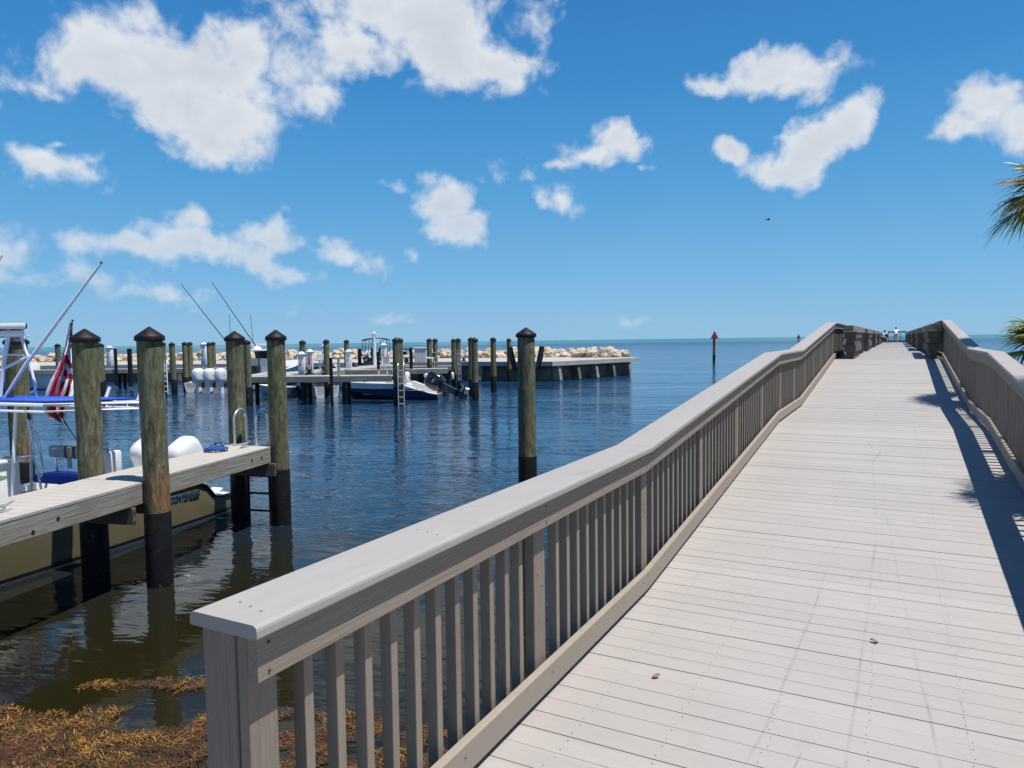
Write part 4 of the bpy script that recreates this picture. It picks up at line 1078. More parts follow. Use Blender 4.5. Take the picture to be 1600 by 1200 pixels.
# --- boat D navy runabout with tilted black outboard
sD = atd(693, 621, 35.6); bD = atd(532, 616, 36.9); fxD = Vector((bD.x-sD.x, bD.y-sD.y, 0)); LD = fxD.length+.05
Dt, frD = simple_boat('navy_runabout', (sD.x, sD.y), fxD, 'navy blue and white runabout with its black outboard tilted up, bow left', LD, 2.0, .42, .80, M_navy, M_white, M_white, xc=.72, floor=.22, sheer=lambda x: .28+.50*min(1, (x/1.9))**1.3+.05*(x/5)**2)
hbD = lambda x: 1.0*(.93+.07*math.sin(min(x/LD/.45, 1)*math.pi/2))*(1-max(0, (x/LD-.42)/.58)**2.3)+.012
shD = lambda x: .28+.50*min(1, (x/1.9))**1.3+.05*(x/5)**2
b = B()
for sg in (1, -1):
    xs_ = [LD*k/30 for k in range(30)]
    b.add([frD(x, sg*(hbD(x)+.026+.001*(q > 0)), (.53-.24*max(0, 1-x/1.3)) if not q else shD(x)+.004) for x in xs_ for q in (0, 1)], [(2*j, 2*j+1, 2*j+3, 2*j+2) for j in range(29)])
obj('white_topside', b, M_white, Dt, fix=False)
boxpart('helm_console', 2.3, 2.9, -.7, -.1, .3, .95, M_white, .08, frD, Dt)
boxpart('seat', 1.55, 1.85, .1, .6, .35, .78, M_white, .08, frD, Dt)
b = B(); b.ell((1.75, .35, 1.05), (.10, .26, .30), 16, 10, frD, .7); obj('seat_back', b, M_white, Dt, smooth=True)
b = B(); b.ell((1.69, .35, 1.05), (.05, .12, .06), 10, 8, frD); obj('seat_logo', b, M_blk, Dt, smooth=True)
boxpart('sun_pad', 3.2, 4.3, -.5, .5, .3, .80, M_white, .1, frD, Dt)
b = B(); b.tube([frD(x, 1.012-.006*(x-1.0)**2, .42+.05*math.sin(x*1.6)) for x in (.5, .8, 1.1, 1.4, 1.7)], .018, 6); b.tube([frD(x, 1.012-.006*(x-1.0)**2, .50+.04*math.sin(x*1.6)) for x in (.9, 1.2, 1.5, 1.8)], .012, 6); obj('side_graphic', b, M_whitep, Dt)
outboard(Dt, frD, .20, 0, .32, 64, (M_gloss, M_gloss, M_engdk, M_white), 1.4)
b = B(); b.ell((.70, .0, 1.14), (.30, .22, .12), 14, 8, frD, .8)
tag(obj('bait_well_lid', b, M_white, Dt, smooth=True))
# --- boat E: white hulls showing under the low finger dock
pE = atd(511, 606, 37.5); pE2 = atd(478, 606, 39)
Et, frE = simple_boat('white_dinghy', (pE.x, pE.y), (pE2.x-pE.x, pE2.y-pE.y+.0), 'small white dinghy showing under the finger dock between two pilings', 2.6, 1.5, .55, .7, plain('grey_white_hull', (.5,.56,.58), .4), M_white, M_boot, floor=.2)
outboard(Et, frE, -.05, 0, .45, 0, (M_blk, M_blk, M_blk), .5)
pH = atd(463, 607, 39.5); frH_, _r = mkframe((pH.x, pH.y, 0), (-.5, .8))
Ht, frH = simple_boat('grey_tender', (pH.x, pH.y), (-1, .25), 'grey tender half hidden under the finger dock beside the ladder-end piling', 2.4, 1.3, .42, .6, plain('grey_tender_hull', (.33,.37,.39), .4), M_white, M_blk, floor=.2)
outboard(Ht, frH, -.05, 0, .45, 0, (M_blk, M_blk, M_blk), .55)

# ------------------------------------------------------------------ far docks, platform, breakwater
b = B()
PL = [(-95, 64), (-30, 55.6), (-3.6, 51.5), (2.75, 48.6), (10.0, 56.3), (9.0, 64), (-95, 78)]
pl = thing('concrete_platform', (2.75, 48.6, 0), 'long pale concrete quay in front of the boulder breakwater', 'quay')
b.prism(PL, 1.06, 1.36); obj('slab', b, M_conc, pl)
inn = [(-95, 64.7), (-30, 56.3), (-3.6, 52.2), (2.7, 49.5), (9.3, 56.4), (8.4, 63.6), (-95, 77)]
b = B(); b.prism(inn, -1, 1.055); obj('retaining_wall', b, M_concdark, pl)
def along(a, c, k): return Vector((a[0]+(c[0]-a[0])*k, a[1]+(c[1]-a[1])*k, 0))
for (a, c, nn) in ((PL[1], PL[2], 8), (PL[2], PL[3], 2), (PL[3], PL[4], 5)):
    for k in range(nn):
        p = along(a, c, (k+.4)/nn); b = B(); ang = math.atan2(c[1]-a[1], c[0]-a[0]); fr, _ = mkframe((p.x, p.y, 0), (math.cos(ang), math.sin(ang)))
        b.add([fr(-.14, .10, 1.05), fr(.14, .10, 1.05), fr(.20, -.0, .0) if False else fr(.18, -.05, .05), fr(-.10, -.05, .05), fr(-.14, .6, 1.05), fr(.14, .6, 1.05), fr(.18, .6, .05), fr(-.10, .6, .05)], [(0,1,2,3),(4,7,6,5),(0,4,5,1),(3,2,6,7),(0,3,7,4),(1,5,6,2)])
        obj('buttress', b, M_concdark if k % 2 else M_farfas, pl)
def fdock(name, P0, P1, w, label, z=1.30, posts=3, side=1, fr_list=None):
    P0 = Vector((P0[0], P0[1], 0)); P1 = Vector((P1[0], P1[1], 0)); L = (P1-P0).length; fr, rz = mkframe(P0, P1-P0)
    root = thing(name, P0, label, 'dock', rz=rz)
    b = B(); x = 0
    while x < L-.01:
        e = min(x+.29, L); b.box(x+.006, e-.004, 0, side*w, z-.04, z, fr); x += .29
    obj('deck_boards', b, M_fardeck, root)
    for y in (0, side*(w-.08)):
        b = B(); b.box(0, L, y, y+side*.08, z-.27, z-.042, fr); obj('fascia', b, M_farfas, root)
    for k in (range(posts+1) if not fr_list else fr_list):
        x = k*L if fr_list else min(L-.25, max(.1, L*k/max(1, posts)))
        for y in (side*.2, side*(w-.25)):
            bb = B(); bb.lathe([(.10, -1.2), (.10, z-.40)], 10, fr(x, y, 0)); obj('dock_pile', bb, M_wrap, root, smooth=True)
        b = B(); b.box(x-.06, x+.06, side*.12, side*(w-.1), z-.395, z-.275, fr); obj('cross_beam', b, M_wrap, root)
    return root
e1 = atd(612, 588, 32.6); e0 = atd(381, 588, 33.2)
fdock('finger_dock', e0, e1, 1.15, 'low grey finger dock crossing in front of the navy runabout', fr_list=[.03, .17, .40, .67])
fdock('main_dock', (-13.1, 34.4), (-9.1, 49.5), 2.3, 'main marina dock running back from the numbered pedestal to the quay', side=-1, posts=6)
a0 = atd(535, 578, 39.9); a1 = atd(735, 577, 40.3)
fdock('finger_dock', a0, (atd(700, 577, 40.3)), 1.1, 'grey finger dock behind the navy runabout, ending at the pair of pilings', posts=4)
a0 = atd(555, 573, 46.3); a1 = atd(705, 572, 45.8)
fdock('finger_dock', a0, a1, .9, 'thin finger dock just in front of the quay below the utility box', posts=3, z=1.25)
a0 = atd(150, 577, 46.5); a1 = atd(205, 576, 47.0); 
fdock('finger_dock', atd(-60, 577, 47), atd(232, 576, 47.0), 1.1, 'far left finger dock below the white bollard', posts=6)
fdock('finger_dock', atd(245, 577, 46.5), atd(385, 577, 46.5), 1.0, 'finger dock behind the triple outboards', posts=3)
# rubber fenders/bollards on main dock
def bollard(p, label):
    root = thing('dock_bollard', p, label, 'bollard', 'small black bollards on the far docks')
    b = B(); b.lathe([(.16, 0), (.16, .05), (.10, .08), (.10, .20), (.15, .24), (.10, .29)], 12, p); obj('body', b, M_blk, root, smooth=True)
    b = B(); b.box(p[0]-.22, p[0]+.22, p[1]-.12, p[1]+.12, p[2], p[2]+.035); obj('base', b, M_blk, root)
for u, D, zz, l in ((483, 35.2, 1.302, 'small black bollard at the foot of the numbered pedestal'), (506, 38.6, 1.302, 'small black bollard at the bend of the main dock'), (553, 45, 1.302, 'small black bollard right of the single pedestal'), (571, 47.5, 1.362, 'small black bollard near the lamp post'), (725, 52.3, 1.362, 'small black bollard alone on the quay near the pilings')):
    p = atd(u, 580, D); bollard(Vector((p.x, p.y, zz)), l)
# breakwater boulders
rk = random.Random(11); meshes = []
for k in range(7):
    bm = bmesh.new(); bmesh.ops.create_icosphere(bm, subdivisions=3, radius=1)
    sdv = rk.uniform(0, 50); pl_ = [(Vector((rk.uniform(-1, 1), rk.uniform(-1, 1), rk.uniform(-.6, 1))).normalized(), rk.uniform(.62, .9)) for _ in range(9)]
    for v in bm.verts:
        c = v.co.copy()
        for nn, d_ in pl_:
            e_ = c.dot(nn)
            if e_ > d_: c -= nn*(e_-d_)*.85
        c *= 1+.22*mnoise.noise(c*1.6+Vector((sdv, 0, 0)))+.12*mnoise.noise(c*4.0+Vector((0, sdv, 0)))
        v.co = c
    me = bpy.data.meshes.new('boulder'); bm.to_mesh(me); bm.free(); me.materials.append(M_rock)
    for p in me.polygons: p.use_smooth = False
    meshes.append(me)
cnt = 0
def boulder(p, r, lab, grp):
    global cnt
    o = bpy.data.objects.new('boulder', meshes[cnt % 7]); COL.objects.link(o); cnt += 1
    o.location = p; o.scale = (r*rk.uniform(.9, 1.35), r*rk.uniform(.8, 1.1), r*rk.uniform(.65, .9)); o.rotation_euler = (rk.uniform(-.3, .3), rk.uniform(-.3, .3), rk.uniform(0, 6.28))
    tag(o, lab, 'boulder', grp)
GB = 'limestone boulders of the breakwater'
LB = 'pale limestone boulder in the long breakwater behind the quay'
k = 0; x = 8.6
while x > -62 and cnt < 275:
    yb = 60.6+(8.6-x)*.175
    near_ = x > -25
    boulder((x, yb+rk.uniform(-.25, .25), 1.36+rk.uniform(.05, .20)), rk.uniform(.30, .58), LB, GB)
    boulder((x+rk.uniform(-.3, .3), yb+1.0+rk.uniform(-.2, .2), 1.36+rk.uniform(.25, .50)), rk.uniform(.32, .66), LB, GB)
    boulder((x+rk.uniform(-.3, .3), yb+2.1, 1.4+rk.uniform(.1, .45)), rk.uniform(.35, .65), LB, GB)
    x -= rk.uniform(.62, .90) if near_ else rk.uniform(.9, 1.2)
for (u, v, D, r) in ((905, 548, 59.0, .55), (925, 548, 58.6, .6), (944, 550, 57.8, .62), (962, 552, 58.2, .5), (975, 554, 58.8, .45)):
    p = atd(u, v, D); boulder((p.x, p.y, 1.62), r, 'cream boulder in the front cluster at the right tip of the breakwater', GB)

# pedestals, bollard columns
def pedestal(u, D, z, h, w, label, num=None, knob=True):
    p = atd(u, 580, D); c = Vector((p.x, p.y, z)); root = thing('power_pedestal', c, label, 'power pedestal')
    fr = lambda x, y, q: c+Vector((x, y, q))
    b = B(); b.bbox(-w/2, w/2, -w/2, w/2, 0, h, .02, fr); obj('body', b, M_whitep, root, smooth=True)
    b = B(); b.bbox(-w*.62, w*.62, -w*.62, w*.62, h, h+.07, .02, fr); b.lathe([(w*.55, h+.07), (w*.35, h+.14), (w*.05, h+.18)], 14, c); obj('lamp_cap', b, M_white, root, smooth=True)
    b = B(); b.bbox(-w*.14, w*.14, -w/2-.02, -w/2+.01, h*.70, h*.76, .005, fr); b.bbox(-w*.3, w*.1, -w/2-.015, -w/2+.01, h*.45, h*.60, .005, fr); obj('socket', b, M_engdk, root)
    if num:
        textmesh('number', num, .52, lambda x, y, q: c+Vector((x, -w/2-.012-q, h*.62+y)), M_redtxt, root, ext=.006, font_bold=.012)
        b = B(); b.box(-.14, .14, -w/2-.008, -w/2+.004, h*.62-.30, h*.62+.30, fr); obj('number_plate', b, plain('pink_plate', (.62,.50,.58), .5), root)
pedestal(472, 35.0, 1.30, .93+.02, .30, 'white power pedestal left of the numbered one on the main dock')
pedestal(485, 35.9, 1.30, 1.05, .28, 'white power pedestal with a red number 1', '1')
pedestal(506.5, 50, 1.36, 1.20, .22, 'small white pedestal behind the piling right of the numbered pedestal')
pedestal(545.5, 43, 1.30, .95, .32, 'single white power pedestal in mid marina')
pedestal(600.5, 46.5, 1.30, 1.30, .33, 'white pedestal in front of the golf cart, right of the lamp post')
pedestal(320, 52.5, 1.36, 1.45, .36, 'white round-topped column behind the triple outboards')
pedestal(172.5, 52, 1.36, 1.30, .36, 'white round-topped column left of the rust-stained piling')
pedestal(440, 53, 1.36, .8, .30, 'low white pedestal half hidden behind the corner piling of the near dock')
# lamp post
p = atd(585.5, 570, 47.5); root = thing('lamp_post', (p.x, p.y, 1.36), 'tall white lamp post with a small double head beside the golf cart', 'lamp post')
b = B(); b.lathe([(.13, 1.3), (.12, 1.5), (.10, 3.36)], 12, (p.x, p.y, 0)); obj('pole', b, M_whitep, root, smooth=True)
for sg in (-1, 1):
    b = B(); b.bbox(-.02 if sg > 0 else -.26, .26 if sg > 0 else .02, -.08, .08, 3.28, 3.36, .02, lambda x, y, z: Vector((p.x+x, p.y+y, z))); obj('lamp_head', b, M_white, root, smooth=True)
b = B(); b.lathe([(.10, 3.36), (.12, 3.42), (.03, 3.52)], 12, (p.x, p.y, 0)); obj('cap', b, M_white, root, smooth=True)
# utility box
p = atd(657, 565, 50); c = Vector((p.x, p.y, 1.36)); root = thing('utility_box', c, 'white utility cabinet with a bright lid on the quay behind the pair of pilings', 'cabinet')
fr = lambda x, y, z: c+Vector((x, y, z))
b = B(); b.bbox(-.38, .42, -.3, .3, 0, .98, .02, fr); obj('body', b, plain('cabinet_grey', (.52,.52,.53), .6), root)
b = B(); b.bbox(-.42, .46, -.34, .34, .98, 1.08, .02, fr); obj('lid', b, M_white, root)
b = B(); b.bbox(-.62, -.52, -.2, .0, -.06, .62, .01, fr); obj('side_post', b, M_conc, root)
# golf cart
p = atd(588, 568, 52); c = Vector((p.x, p.y, 1.36)); root = thing('golf_cart', c, 'golf cart with dark teal canopy parked on the quay behind the lamp post', 'golf cart')
fr = lambda x, y, z: c+Vector((x, y, z))
b = B(); b.bbox(-.85, .85, -.5, .5, .28, .5, .06, fr); b.bbox(-.95, -.35, -.48, .48, .45, .72, .08, fr); b.bbox(.35, .95, -.48, .48, .45, .70, .06, fr); obj('body', b, M_whitep, root, smooth=True)
b = B(); b.bbox(-.15, .30, -.45, .45, .50, .66, .04, fr); b.bbox(.26, .38, -.45, .45, .62, 1.05, .04, fr); b.bbox(.60, .72, -.45, .45, .66, 1.0, .04, fr); obj('seats', b, M_blk, root, smooth=True)
b = B(); 
cp = [(-.95, 1.60), (-.75, 1.70), (-.2, 1.78), (.4, 1.78), (.85, 1.72), (1.0, 1.62), (.98, 1.58), (.4, 1.72), (-.2, 1.72), (-.93, 1.56)]
b.sweep([(x, z) for x, z in cp], [(lambda x, z, y=y: fr(x, y, z)) for y in (-.55, .55)]); obj('canopy', b, M_tealcan, root)
for x0, x1 in ((-.95, -.80), (-.50, -.35), (.42, .42), (.92, .86)):
    for y in (-.5, .5): 
        b = B(); b.tube([fr(x0, y, .5), fr(x1, y, 1.66)], .024, 6); obj('canopy_post', b, M_blk, root)
for x in (-.60, .60):
    for y in (-.48, .48):
        b = B(); b.lathe([(.10, -.09), (.24, -.08), (.25, 0), (.24, .08), (.10, .09)], 16, fr=lambda a, e_, z, x=x, y=y: fr(x+a, y+z, .25+e_)); w_ = obj('wheel', b, M_blk, root, smooth=True)
        b = B(); b.lathe([(.09, -.1), (.09, .1)], 10, fr=lambda a, e_, z, x=x, y=y: fr(x+a, y+z, .25+e_)); obj('hub', b, M_galv, w_)
b = B(); b.tube([fr(-.35, -.2, .65), fr(-.2, -.2, 1.0)], .02, 6); b.tube(arc(fr(-.2, -.2, 1.0), .16, 0, 2*math.pi, 12, (0, 1, 0), (.5, 0, .8)), .015, 6); obj('steering_wheel', b, M_blk, root)
# utility cart with black hoop right of the twin pilings
p = atd(634, 567, 50.5); c = Vector((p.x, p.y, 1.36)); root = thing('dock_cart', c, 'small white cart with a black hoop frame right of the paired pilings', 'cart')
fr = lambda x, y, z: c+Vector((x, y, z))
b = B(); b.bbox(-.75, .25, -.35, .35, .30, .55, .06, fr); b.bbox(-.75, -.45, -.3, .3, .5, .85, .05, fr); obj('body', b, M_whitep, root, smooth=True)
b = B(); b.tube([fr(-.5, -.3, .85), fr(-.2, -.3, .98), fr(.2, -.3, .95), fr(.33, -.3, .8), fr(.36, -.3, .0)], .045, 8); obj('hoop_frame', b, M_blk, root, smooth=True)
b = B(); b.tube([fr(.0, -.3, .3), fr(.0, -.3, .95)], .02, 8); b.bbox(-.4, .1, -.3, .3, .55, .8, .05, fr); obj('seat', b, M_blk, root, smooth=True)
for x in (-.55, .1):
    b = B(); b.lathe([(.16, -.05), (.17, 0), (.16, .05)], 14, fr=lambda a, e_, z, x=x: fr(x+a, -.33+z, .18+e_)); obj('wheel', b, M_blk, root, smooth=True)
# ladders in the marina
def ladder(u, D, z0, z1, label, mat, w=.36, hoops=True, zt=None):
    p = atd(u, 600, D); root = thing('marina_ladder', (p.x, p.y, max(z0, 0)), label, 'ladder')
    for sg in (-1, 1):
        b = B(); x = p.x+sg*w/2
        pts = [(x, p.y, z0), (x, p.y, z1)]
        if hoops: pts += [(x, p.y+.05, z1+.10), (x, p.y+.18, z1+.16), (x, p.y+.32, z1+.10), (x, p.y+.36, z1-.05), (x, p.y+.36, 1.32)]
        b.tube(pts, .026, 8); obj('side_rail', b, mat, root, smooth=True)
    z = max(z0, 0)+.12
    while z < min(z1, 1.9 if hoops else z1):
        b = B(); b.tube([(p.x-w/2, p.y, z), (p.x+w/2, p.y, z)], .02, 8); obj('rung', b, mat, root, smooth=True); z += .29
    return root
ladder(626.5, 31.3, -.3, 1.75, 'galvanised swim ladder at the right end of the low finger dock', M_galv, .25)
ladder(679.5, 42.2, .9, 2.35, 'pale ladder strapped to the right piling of the pair by the utility box', M_galv, .30, False)
ladder(718, 42.0, .5, 2.3, 'thin ladder leaning on the pale streaked piling with the fender', M_galv, .16, False)
# white folding deck chair frame on the finger dock
p = atd(603, 588, 34.2); c = Vector((p.x, p.y, .0)); root = thing('folding_chair', Vector((p.x, p.y, 1.3)), 'white tube-frame seat standing on the low finger dock left of its end piling', 'chair')
fr = lambda x, y, z: Vector((p.x+x, p.y+y, 1.3+z))
for sg in (-1, 1):
    b = B(); b.tube([fr(sg*.20-.12, -.2, 0), fr(sg*.16+.0, .0, .48), fr(sg*.17, .18, .85)], .017, 6); b.tube([fr(sg*.2+.12, .2, 0), fr(sg*.16, -.05, .45)], .017, 6); obj('side_frame', b, M_whitetube, root)
b = B(); b.bbox(-.2, .2, -.18, .16, .38, .42, .01, fr); obj('seat', b, M_cush, root)
b = B(); b.bbox(-.2, .2, .12, .18, .52, .84, .01, fr); obj('backrest', b, M_cush, root)
p2 = atd(527, 585, 38.2); fr2 = lambda x, y, z: Vector((p2.x+x, p2.y+y, 1.3+z))
root = thing('boarding_steps', Vector((p2.x, p2.y, 1.3)), 'white boarding steps beside the pale square post', 'steps')
b = B()
for sg in (-1, 1):
    b.tube([fr2(-.35, sg*.2, .75), fr2(-.1, sg*.2, .35), fr2(.2, sg*.2, .0)], .025, 6); b.tube([fr2(-.3, sg*.2, 0), fr2(-.35, sg*.2, .75)], .025, 6)
obj('frame', b, M_whitetube, root)
for k in range(3):
    b = B(); b.bbox(-.30+.18*k, -.08+.18*k, -.2, .2, .52-.22*k, .55-.22*k, .008, fr2); obj('tread', b, M_whitep, root)
# fish cleaning table / handrail things left of mid marina
p3 = atd(500, 573, 41.5); fr3 = lambda x, y, z: Vector((p3.x+x, p3.y+y, 1.25+z))
root = thing('stern_chair', Vector((p3.x, p3.y, 1.25)), 'grey pedestal fighting chair behind the numbered pedestal', 'chair')
b = B(); b.lathe([(.30, 0), (.28, .06), (.06, .10), (.05, .55)], 12, fr3(0, 0, 0)); obj('pedestal', b, M_galv, root, smooth=True)
b = B(); b.bbox(-.22, .22, -.2, .2, .55, .62, .02, fr3); obj('seat', b, M_cush, root)
b = B(); b.bbox(-.22, .22, .16, .22, .62, .95, .02, fr3); b.tube([fr3(-.25, -.2, .75), fr3(-.25, .2, .80)], .02, 6); b.tube([fr3(.25, -.2, .75), fr3(.25, .2, .80)], .02, 6); obj('backrest', b, M_whitep, root)
# handrail loops at left marina (swim ladder)
ladder(257.5, 40.3, .1, 1.85, 'white looped ladder beside the first piling of the far row', M_whitetube, .3)
# fender on pair 712
p = atd(707, 584, 42.0); b = B(); b.lathe([(.02, .55), (.07, .60), (.09, .68), (.09, .92), (.07, .99), (.02, 1.03)], 12, (p.x, p.y, 0)); tag(obj('boat_fender', b, M_white, smooth=True, at=(p.x, p.y, .6)), 'small white fender hanging at the foot of a piling pair', 'fender')
b = B(); b.tube([atd(674, 559.5, 41.8), atd(669, 558.5, 41.83), atd(665.8, 559, 41.9)], .03, 6)
b.tube([atd(665.5, 559, 41.8), atd(670, 559.8, 41.7), atd(677, 559.2, 41.8), atd(679, 566, 41.9), atd(678, 573, 41.9)], .028, 6); tag(obj('mooring_rope', b, M_whitep, smooth=True, at=atd(672, 560, 41.8)), 'pale rope wound round the left piling of the pair by the utility box', 'rope')

# ------------------------------------------------------------------ channel markers
def marker(u, D, topz, wtri, label, kind, poler=.15):
    p = atd(u, 560, D); c = Vector((p.x, p.y, 0)); root = thing('channel_marker', c, label, 'channel marker')
    b = B(); b.lathe([(poler, -2), (poler, .9)], 12, c); obj('pile_foot', b, M_wrap, root, smooth=True)
    b = B(); b.lathe([(poler*.95, .9), (poler*.85, topz-wtri*.9)], 12, c); obj('pile', b, M_pile, root, smooth=True)
    b = B(); b.lathe([(.07, .5), (.07, topz-wtri*.9)], 8, c+Vector((poler*1.6, -.05, 0))); obj('conduit', b, M_whitep, root, smooth=True)
    b = B(); h = wtri*.95
    sh = [(-wtri/2, 0), (wtri/2, 0), (0, h)] if kind == 'tri' else [(-wtri/2, 0), (wtri/2, 0), (wtri/2, wtri), (-wtri/2, wtri)]
    b.prism(sh, -.02, .02, lambda x, y, z: c+Vector((x, -poler-.06+z, topz-h+y))); o = obj('daymark', b, M_red if kind == 'tri' else M_green, root)
    b = B(); k = .74; cy = h*.33 if kind == 'tri' else wtri/2
    b.prism([(x*k, cy+(y-cy)*k) for x, y in sh], .0, .012, lambda x, y, z: c+Vector((x, -poler-.095+z, topz-h+y))); obj('inner_face', b, plain('sign_face_'+kind, (.42,.03,.025) if kind == 'tri' else (.015,.24,.06), .6), o)
    b = B()
    for sg in (-1, 1): b.prism([(sg*wtri*.3, .0), (sg*wtri*.3+.06, .0), (.03, h*.8), (-.03, h*.8)] if kind == 'tri' else [(sg*wtri*.3, 0), (sg*wtri*.3+.05, 0), (sg*wtri*.3+.05, wtri), (sg*wtri*.3, wtri)], .021, .05, lambda x, y, z: c+Vector((x, -poler-.06+z, topz-h+y)))
    obj('sign_backing', b, M_blk, root)
marker(1115.5, 81, 3.60, .92, 'red triangular channel marker on a piling out in the open water', 'tri')
marker(1247, 165, 3.45, .95, 'smaller distant red triangular channel marker', 'tri', .12)
marker(1276.5, 120, 3.2, 1.15, 'green square channel marker showing above the ramp railing', 'sq', .12)

# ------------------------------------------------------------------ palms
def palm(name, loc, crown, label, n_fr, seed, Lf=1.0, dead=3, yellow=2, trunk_r=.13, clump=False):
    r_ = random.Random(seed); root = thing(name, loc, label, 'palm tree')
    c = Vector(crown); l = Vector(loc)
    b = B(); pts = [l.lerp(c, k/8)+Vector((.06*math.sin(k*.7), .05*math.sin(k*.5), 0)) for k in range(9)]
    b.tube(pts, [trunk_r*(1.15-.25*k/8) for k in range(9)], 14); obj('trunk', b, M_trunk, root, smooth=True)
    def frond(az_, el_, L, droop, nseg, mat, seg_l):
        b = B(); tone = []
        d = Vector((math.cos(az_)*math.cos(el_), math.sin(az_)*math.cos(el_), math.sin(el_)))
        side = d.cross(Vector((0, 0, 1))); side = side.normalized() if side.length > .01 else Vector((1, 0, 0)); upv = side.cross(d)
        stem = L*.55; tip = c+d*stem-Vector((0, 0, droop*.12))
        o0 = len(b.f); b.tube([c, c+d*stem*.5+upv*.02, tip], [.018, .013, .010], 5)
        tone += [.6]*(len(b.f)-o0)
        for k in range(nseg):
            f = (k+.5)/nseg*2-1; a = f*1.75
            dl = (d*math.cos(a)+side*math.sin(a)).normalized()
            ln = seg_l*(.62+.38*math.cos(a*.8))*r_.uniform(.88, 1.08); wd = .027*r_.uniform(.8, 1.2)
            o0 = len(b.f); prev = None; P = []
            sag = droop*r_.uniform(.7, 1.4); tw = r_.uniform(-.5, .5)
            wv = (upv*math.sin(tw)+dl.cross(upv)*math.cos(tw)).normalized()
            for j in range(6):
                q = j/5; p = tip+dl*ln*q+upv*(.10*abs(f)*ln*q)-Vector((0, 0, sag*ln*q**2.2*.9))
                w = wd*(1-q**1.8)*min(1, .35+q*4)+.0012
                P.append((p+wv*w, p-wv*w, p+upv*w*.35))
            vs = [x for pr in P for x in pr]
            b.add(vs, [f_ for j in range(5) for f_ in ((3*j, 3*j+3, 3*j+5, 3*j+2), (3*j+2, 3*j+5, 3*j+4, 3*j+1))])
            tn = r_.random(); tone += [tn]*(len(b.f)-o0)
        o = obj('frond', b, mat, root, fix=False)
        at_ = o.data.attributes.new('tone', 'FLOAT', 'FACE'); at_.data.foreach_set('value', tone)
    for k in range(n_fr):
        az_ = k*2.399+r_.uniform(-.2, .2); el_ = r_.uniform(-.35, 1.15) if not clump else r_.uniform(-.1, 1.1)
        yl = math.cos(az_) < -.25 and k % 3 == 0 and yellow
        frond(az_, el_, Lf, .35+.5*max(0, .6-el_), 26, M_frondy if yl else M_frond, .62*Lf)
    for k in range(dead):
        frond(k*2.1+.6, -1.05+r_.uniform(-.2, .2), Lf*.8, .5, 20, M_frondd, .5*Lf)
    b = B()
    for k in range(14):
        a = k*2.4; d = Vector((math.cos(a), math.sin(a), .3)); b.tube([c-Vector((0, 0, .5-.03*k)), c-Vector((0, 0, .42-.03*k))+d*.16], [.03, .015], 5)
    obj('boot_stubs', b, M_frondd, root)
    return root
pc = atd(1682, 302, 12.4)
palm('cabbage_palm', (pc.x+.15, pc.y+.1, .4), pc, 'palm whose crown of green and yellowing fronds enters at the upper right edge', 26, 5, 1.18, dead=6, yellow=1)
pc2 = atd(1676, 545, 10.6)
palm('low_palm', (pc2.x, pc2.y, .4), pc2, 'low palm whose fronds poke up behind the railing at the right edge', 20, 9, .95, dead=0, yellow=0, clump=True)
pq = W(2.74, 8.35, 4.6)
palm('tall_palm', (pq.x+.1, pq.y, .4), pq, 'palm just outside the right edge that throws a spiky shadow onto the deck', 22, 21, 1.05, dead=3, yellow=1)

# ------------------------------------------------------------------ leaves on the deck, bird
for (u, v, lab, rzz) in ((1025, 1058, 'dry curled leaf on the deck nearer the left railing', .4), (1366, 1003, 'dry leaf in the middle of the deck', 2.2)):
    c = atz(u, v, Z0+.006); b = B(); n = 7; vs = []
    for i in range(n):
        f = i/(n-1)*2-1
        for k in range(5):
            g2 = k/4*2-1; w = .016*(1-f*f)**.6+.001
            vs.append(c+Matrix.Rotation(rzz, 3, 'Z') @ Vector((f*.024, g2*w*.7, .003+.008*g2*g2+.005*math.sin(f*3))))
    b.add(vs, [(i*5+k, i*5+5+k, i*5+6+k, i*5+1+k) for i in range(n-1) for k in range(4)])
    b.add([v_+Vector((0, 0, -.0012)) for v_ in vs], [(i*5+k, i*5+1+k, i*5+6+k, i*5+5+k) for i in range(n-1) for k in range(4)])
    tag(obj('fallen_leaf', b, M_leaf, at=c, fix=False), lab, 'leaf')
c = atd(1200, 343.5, 70); root = thing('seabird', c, 'tiny dark bird gliding in the open sky', 'bird')
b = B(); b.ell((0, 0, 0), (.22, .06, .05), 10, 6, lambda x, y, z: c+Vector((x, y, z))); b.ell((.22, 0, .03), (.06, .04, .04), 8, 6, lambda x, y, z: c+Vector((x, y, z))); obj('body', b, M_blk, root, smooth=True)
for sg in (-1, 1):
    b = B(); b.add([c+Vector(q) for q in ((.08, 0, .03), (-.08, 0, .03), (-.10, sg*.35, .12), (.02, sg*.38, .13), (-.14, sg*.7, .06))], [(0, 1, 2, 3), (3, 2, 4)]); obj('wing', b, M_blk, root)

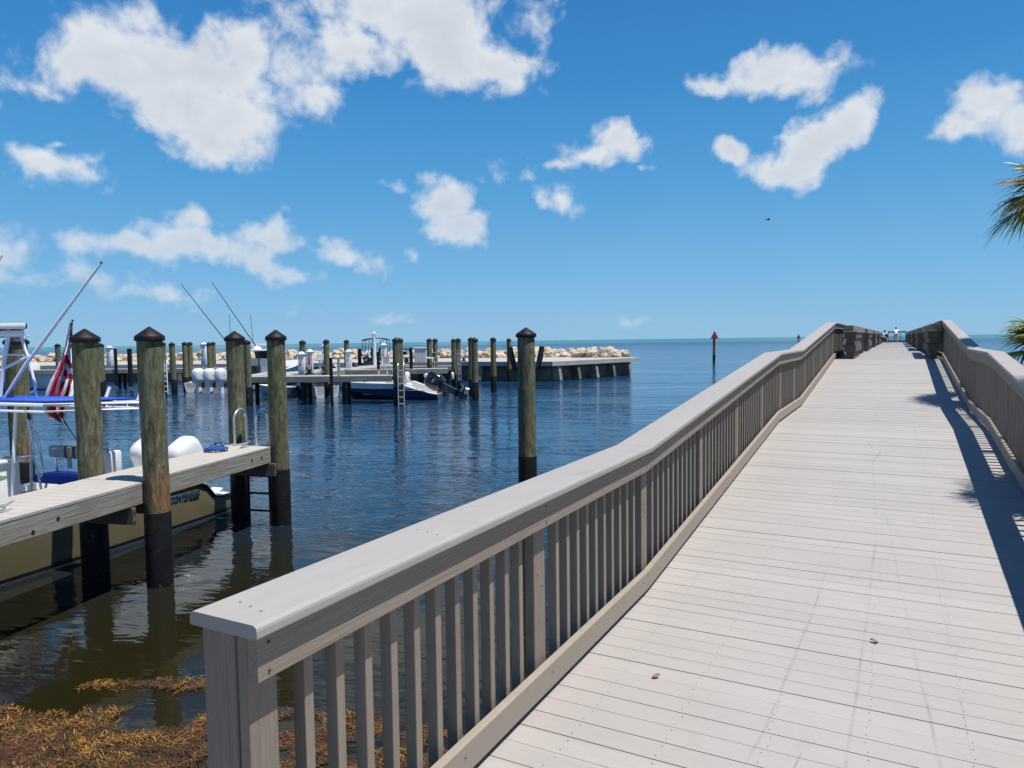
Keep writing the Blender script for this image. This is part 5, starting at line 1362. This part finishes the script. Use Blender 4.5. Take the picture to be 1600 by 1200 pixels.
# ------------------------------------------------------------------ floating sargassum
def weedmask(x, y):
    p = Vector((x, y, 0)); q = CM.transposed() @ (p-Vector((0, 0, CH)))
    n1 = mnoise.noise((x*1.3, y*1.3, 0)); n2 = mnoise.noise((x*4, y*4, 3)); n3 = mnoise.noise((x*13, y*13, 7))
    edge = 5.42+.12*n1+.10*n2+.05*n3      # outer edge of the raft (metres ahead)
    if x < -3.95: edge -= .22*(-3.95-x)*1.2
    if x > -2.2: edge -= .14
    if x > -1.1: edge -= .5*(x+1.1)
    m = edge-y
    # channel of open water between the raft and a thin outlying streak
    c1 = math.hypot((x+2.75)/.30, (y-5.28)/.20)+.5*n2; 
    if c1 < 1: m = -1
    if math.hypot((x+2.35)/.16, (y-5.45)/.14)+.4*n2 < 1: m = -1
    s_ = 1-math.hypot((x+2.95)/.62, (y-(5.80-.10*abs(x+3.0)))/.085)+.7*n2+.5*n3
    m = max(m, s_*.1)
    if x > -2.2 and n2+.6*n1 > .22: m = -1
    if x > -2.2 and n1 < -.25 and n3 > -.1: m = -1
    return m
rw = random.Random(4); b = B(); bt = B(); tone = []; cells = 0
wb = B(); wr_ = B(); tb = []; tr_ = []
x = -5.6
step = .0125
while x < -.25:
    y = 3.1 if x > -3 else 3.4
    while y < 6.1:
        if weedmask(x, y) > 0:
            xx = x+rw.uniform(0, step); yy = y+rw.uniform(0, step)
            hgt = .010+.085*max(0, mnoise.noise((xx*9, yy*9, 9)))
            a = 3.14*mnoise.noise((xx*1.8, yy*1.8, 20))+rw.uniform(-1.1, 1.1)+(3.14 if rw.random() < .3 else 0); L = rw.uniform(.018, .065); dv_ = Vector((math.cos(a), math.sin(a), rw.uniform(-.15, .7))).normalized(); sv = dv_.cross(Vector((0, 0, 1))).normalized()*rw.uniform(.0012, .0030)
            p0 = Vector((xx, yy, hgt*rw.uniform(.2, 1))); p1 = p0+dv_*L*.5+Vector((0, 0, .004)); p2 = p0+dv_*L+Vector((rw.uniform(-.008, .008), rw.uniform(-.008, .008), -.002))
            red = mnoise.noise((xx*1.9+5, yy*4, 1))+(.22 if xx > -2.3 else -.22)+rw.uniform(-.35, .35) > .05
            t_ = wr_ if red else wb; tl = tr_ if red else tb
            t_.add([p0-sv, p0+sv, p1+sv*1.3, p1-sv*1.3, p2], [(0, 1, 2, 3), (3, 2, 4)]); q = min(1, max(0, rw.random()**1.4*(.45+.9*hgt/.03)*max(.12, 1+1.5*mnoise.noise((xx*4.5, yy*7, 31))))); tl += [q, q]  # height shading put into the tone: low strands darker, raised ones lighter
        y += step
    x += step
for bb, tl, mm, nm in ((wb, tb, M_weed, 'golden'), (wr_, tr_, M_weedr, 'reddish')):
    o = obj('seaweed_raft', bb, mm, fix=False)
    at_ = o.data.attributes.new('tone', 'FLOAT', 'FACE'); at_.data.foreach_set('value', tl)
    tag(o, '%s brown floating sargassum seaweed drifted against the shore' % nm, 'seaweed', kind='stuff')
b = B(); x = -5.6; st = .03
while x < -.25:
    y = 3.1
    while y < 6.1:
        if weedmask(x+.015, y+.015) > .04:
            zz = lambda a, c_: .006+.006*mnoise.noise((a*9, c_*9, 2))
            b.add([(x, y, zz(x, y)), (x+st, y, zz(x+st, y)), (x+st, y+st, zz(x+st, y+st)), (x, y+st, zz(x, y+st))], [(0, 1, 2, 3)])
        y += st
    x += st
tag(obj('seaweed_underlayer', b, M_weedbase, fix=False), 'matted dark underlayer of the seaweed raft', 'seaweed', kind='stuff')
